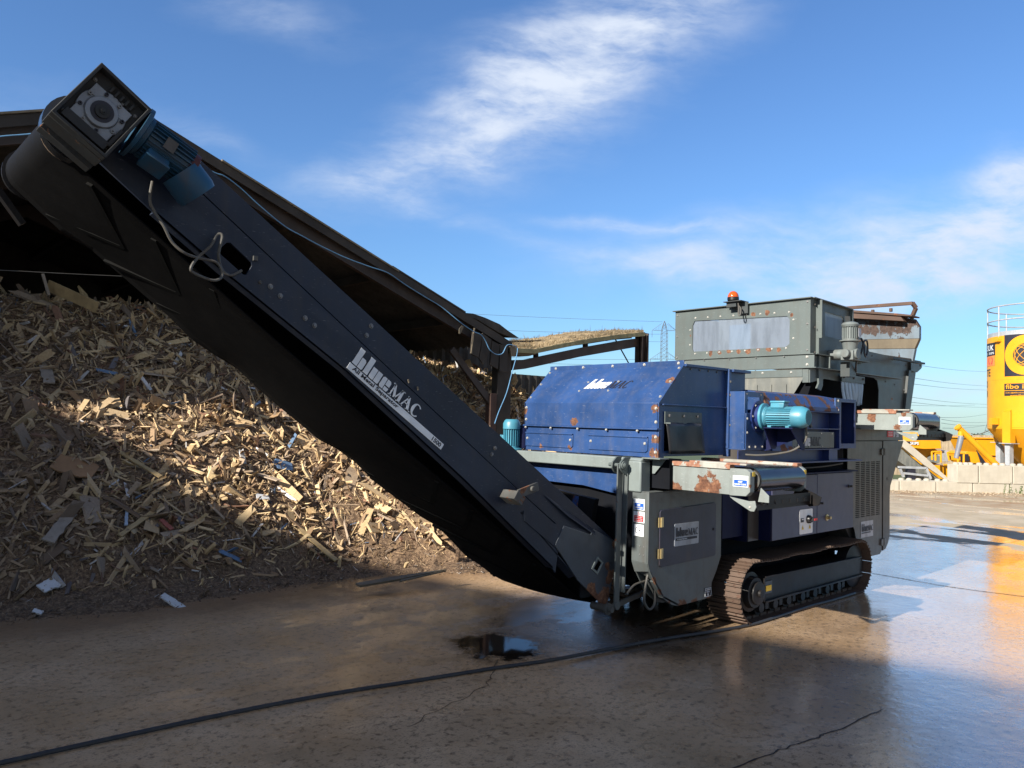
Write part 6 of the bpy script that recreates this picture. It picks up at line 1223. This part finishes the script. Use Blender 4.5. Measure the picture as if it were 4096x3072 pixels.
# sloping grey conveyor behind the wall
YC = thing('sloping_conveyor', G(11.6, 22.2, 0), 'sloping grey belt conveyor with a galvanised underframe behind the low block wall', 'conveyor')
d1 = 22.3
def rz(x, y, d_): p = at(3560+x/2.765, 1550+y/2.765, d=d_); return (p.dot(RT), p.z)
q = MB(); gpoly(q, [rz(110, 570, d1), rz(160, 580, d1), rz(400, 780, d1), rz(675, 1035, d1), rz(640, 1040, d1), rz(370, 850, d1), rz(120, 640, d1)], d1, d1+.06); q.build('side_frame', 'concrete_block', YC)
q = MB(); P_ = [rz(0, 480, d1), rz(130, 640, d1), rz(640, 1045, d1), rz(500, 1045, d1), rz(60, 760, d1)]; gpoly(q, P_, d1+.3, d1+1.2); q.build('belt_underside', 'rubber', YC)
q = MB()
for a_, b_ in (((90, 880), (400, 890)), ((110, 900), (150, 990)), ((400, 890), (450, 1010)), ((130, 945), (420, 975))): (ra, za), (rb, zb) = rz(*a_, d1), rz(*b_, d1); q.beam(G(ra, d1, za), G(rb, d1, zb), .06, .06)
q.build('underframe', 'galv', YC); q = MB(); (ra, za) = rz(245, 960, d1); gb_(q, ra-.1, ra+.1, d1, d1+.2, za-.15, za+.15); q.build('drive_motor', 'ink', YC)
# pylons and lines
def pylon(r, d_, h, w0, name_label, z0=-6):
    t = thing('pylon', G(r, d_, z0), name_label, 'pylon', 'electricity pylons')
    s = d_*.00040; q = MB(); lv = [0, .16, .32, .46, .58, .66, .72, .78, .84, .90, .95, 1.0]
    def wd(f): return w0*(1-.72*min(f, .62)/.62*1.0) if f < .62 else w0*.28*(1-(f-.62)*.25) if f < .93 else w0*.28*.9*max(.05, 1-(f-.93)/.07)
    def cn(f): w_ = wd(f)/2; z = z0+h*f; return [G(r-w_, d_-w_, z), G(r+w_, d_-w_, z), G(r+w_, d_+w_, z), G(r-w_, d_+w_, z)]
    for i in range(len(lv)-1):
        a_, b_ = cn(lv[i]), cn(lv[i+1]); m_ = cn((lv[i]+lv[i+1])/2)
        for k in range(4):
            q.beam(a_[k], b_[k], s, s)
            if k in (0, 2): q.beam(a_[k], m_[(k+1) % 4], s*.6, s*.6); q.beam(m_[(k+1) % 4], b_[k], s*.6, s*.6); q.beam(a_[(k+1) % 4], m_[k], s*.6, s*.6); q.beam(m_[k], b_[(k+1) % 4], s*.6, s*.6)
            q.beam(b_[k], b_[(k+1) % 4], s*.5, s*.5)
    q.build('lattice_tower', 'lat', t, smooth=False)
    for f, sp_ in ((.925, .155), (.70, .17), (.47, .155)):
        z = z0+h*f; q = MB()
        for sg in (-1, 1):
            tip = G(r+sg*h*sp_*.62, d_, z); 
            for dd_ in (-1, 1): q.beam(G(r+sg*wd(f)/2, d_+dd_*wd(f)/2, z+.0), tip, s*.7, s*.7); q.beam(G(r+sg*wd(f)/2, d_+dd_*wd(f)/2, z+h*.055), tip, s*.7, s*.7)
            for k in range(1, 6):
                u1 = k/6; pA = G(r+sg*(wd(f)/2+(h*sp_*.62-wd(f)/2)*u1), d_, z); pB = G(r+sg*(wd(f)/2+(h*sp_*.62-wd(f)/2)*u1), d_, z+h*.055*(1-u1)); q.beam(pA, pB, s*.4, s*.4)
            q2_ = MB(); q2_.beam(tip, tip-Vector((0, 0, h*.055)), s*.9, s*.9); q2_.build('insulator', 'lat', t, smooth=False)
        q.build('cross_arm', 'lat', t, smooth=False)
    return t
def rzd(u, v, d_): p = at(u, v, d=d_); return p.dot(RT), p.z
r_, zt = rzd(2658, 1284, 300); pylon(r_, 300, zt+8, 8.5, 'lattice electricity pylon rising just left of the grey top box', -8)
r_, zt = rzd(3971, 1586, 800); pylon(r_, 800, zt+14, 16, 'smaller distant pylon half hidden behind the yellow silo', -14)
lines = [((1860, 1249), (2650, 1287)), ((2020, 1316), (2640, 1337)), ((2130, 1350), (2640, 1367)), ((2300, 1431), (2640, 1437)), ((2220, 1449), (2640, 1462)), ((2660, 1287), (3990, 1640)), ((3675, 1461), (3985, 1488)), ((3655, 1512), (3990, 1546)), ((3655, 1536), (3990, 1561)), ((3640, 1588), (3985, 1619)), ((3638, 1608), (3985, 1630)), ((3560, 1615), (3900, 1620)), ((3760, 1670), (3950, 1656)), ((3765, 1677), (3950, 1689)), ((3765, 1692), (3950, 1701)), ((3770, 1712), (3950, 1700))]
for i, ((u0, v0), (u1, v1)) in enumerate(lines):
    if i == 5: continue
    da, db = (260, 300) if i < 5 else (340, 780); P_ = []
    u0 -= 400 if i < 5 else 0; v0 -= (400*(v1-v0)/(u1-u0-400)) if i < 5 else 0
    for k in range(9): t = k/8; P_.append(at(u0+(u1-u0)*t, v0+(v1-v0)*t+6*math.sin(math.pi*t), d=da+(db-da)*t))
    nm = ['topmost thin power line left of the pylon', 'second power line down, left of the pylon', 'third power line down, behind the mossy roof', 'fourth power line down, below the sloping rafter', 'lowest power line left of the pylon, above the blue hood'][i] if i < 5 else 'thin power line between the separator and the yellow silo, %s from the top' % ['', 'first', 'second', 'third', 'fourth', 'fifth', 'sixth', 'seventh', 'eighth', 'ninth', 'tenth'][i-5]
    tag(MB().tube(P_, .05 if i < 5 else .085, 5, False).build('power_line', 'lat'), nm, 'power line', 'overhead power lines')
# far trees
M['leaf'] = paint('far_leaves', (.055, .085, .03), .8, .4, origin=Vector()); M['bark'] = paint('bark', (.10, .08, .06), .9, origin=Vector())
def far_tree(r, d_, h, w_, label):
    t = thing('far_tree', G(r, d_, -2), label, 'tree', 'trees beyond the fence'); MB().cyl(G(r, d_, -2), G(r, d_, -2+h*.5), .25, 8, r2=.1).build('trunk', 'bark', t)
    q = MB()
    for k in range(420):
        a = random.uniform(0, 6.28); rr_ = w_*random.random()**.5; zz = random.uniform(.25, 1); rr_ *= math.sin(math.pi*min(.95, zz*.9+.05))**.5; p = G(r+rr_*math.cos(a), d_+rr_*math.sin(a), -2+h*zz+random.uniform(-.2, .2)); s_ = .22
        vv = [p+Vector((random.uniform(-s_, s_), random.uniform(-s_, s_), random.uniform(-s_, s_))) for _ in range(4)]; q.add(vv, [(0, 1, 2), (0, 2, 3)])
    q.build('crown', 'leaf', t, smooth=False)
for (u, v, d_, w_, lab) in ((3912, 1742, 80, 1.2, 'small dark tree showing over the fence left of the silo'), (3860, 1712+36, 90, 1.0, 'low dark tree top right of the auger tube end'), (3790, 1750, 120, 2.2, 'low blurred tree top over the fence, left of the auger')):
    r_, zt = rzd(u, v, d_); far_tree(r_, d_, zt+2, w_, lab)
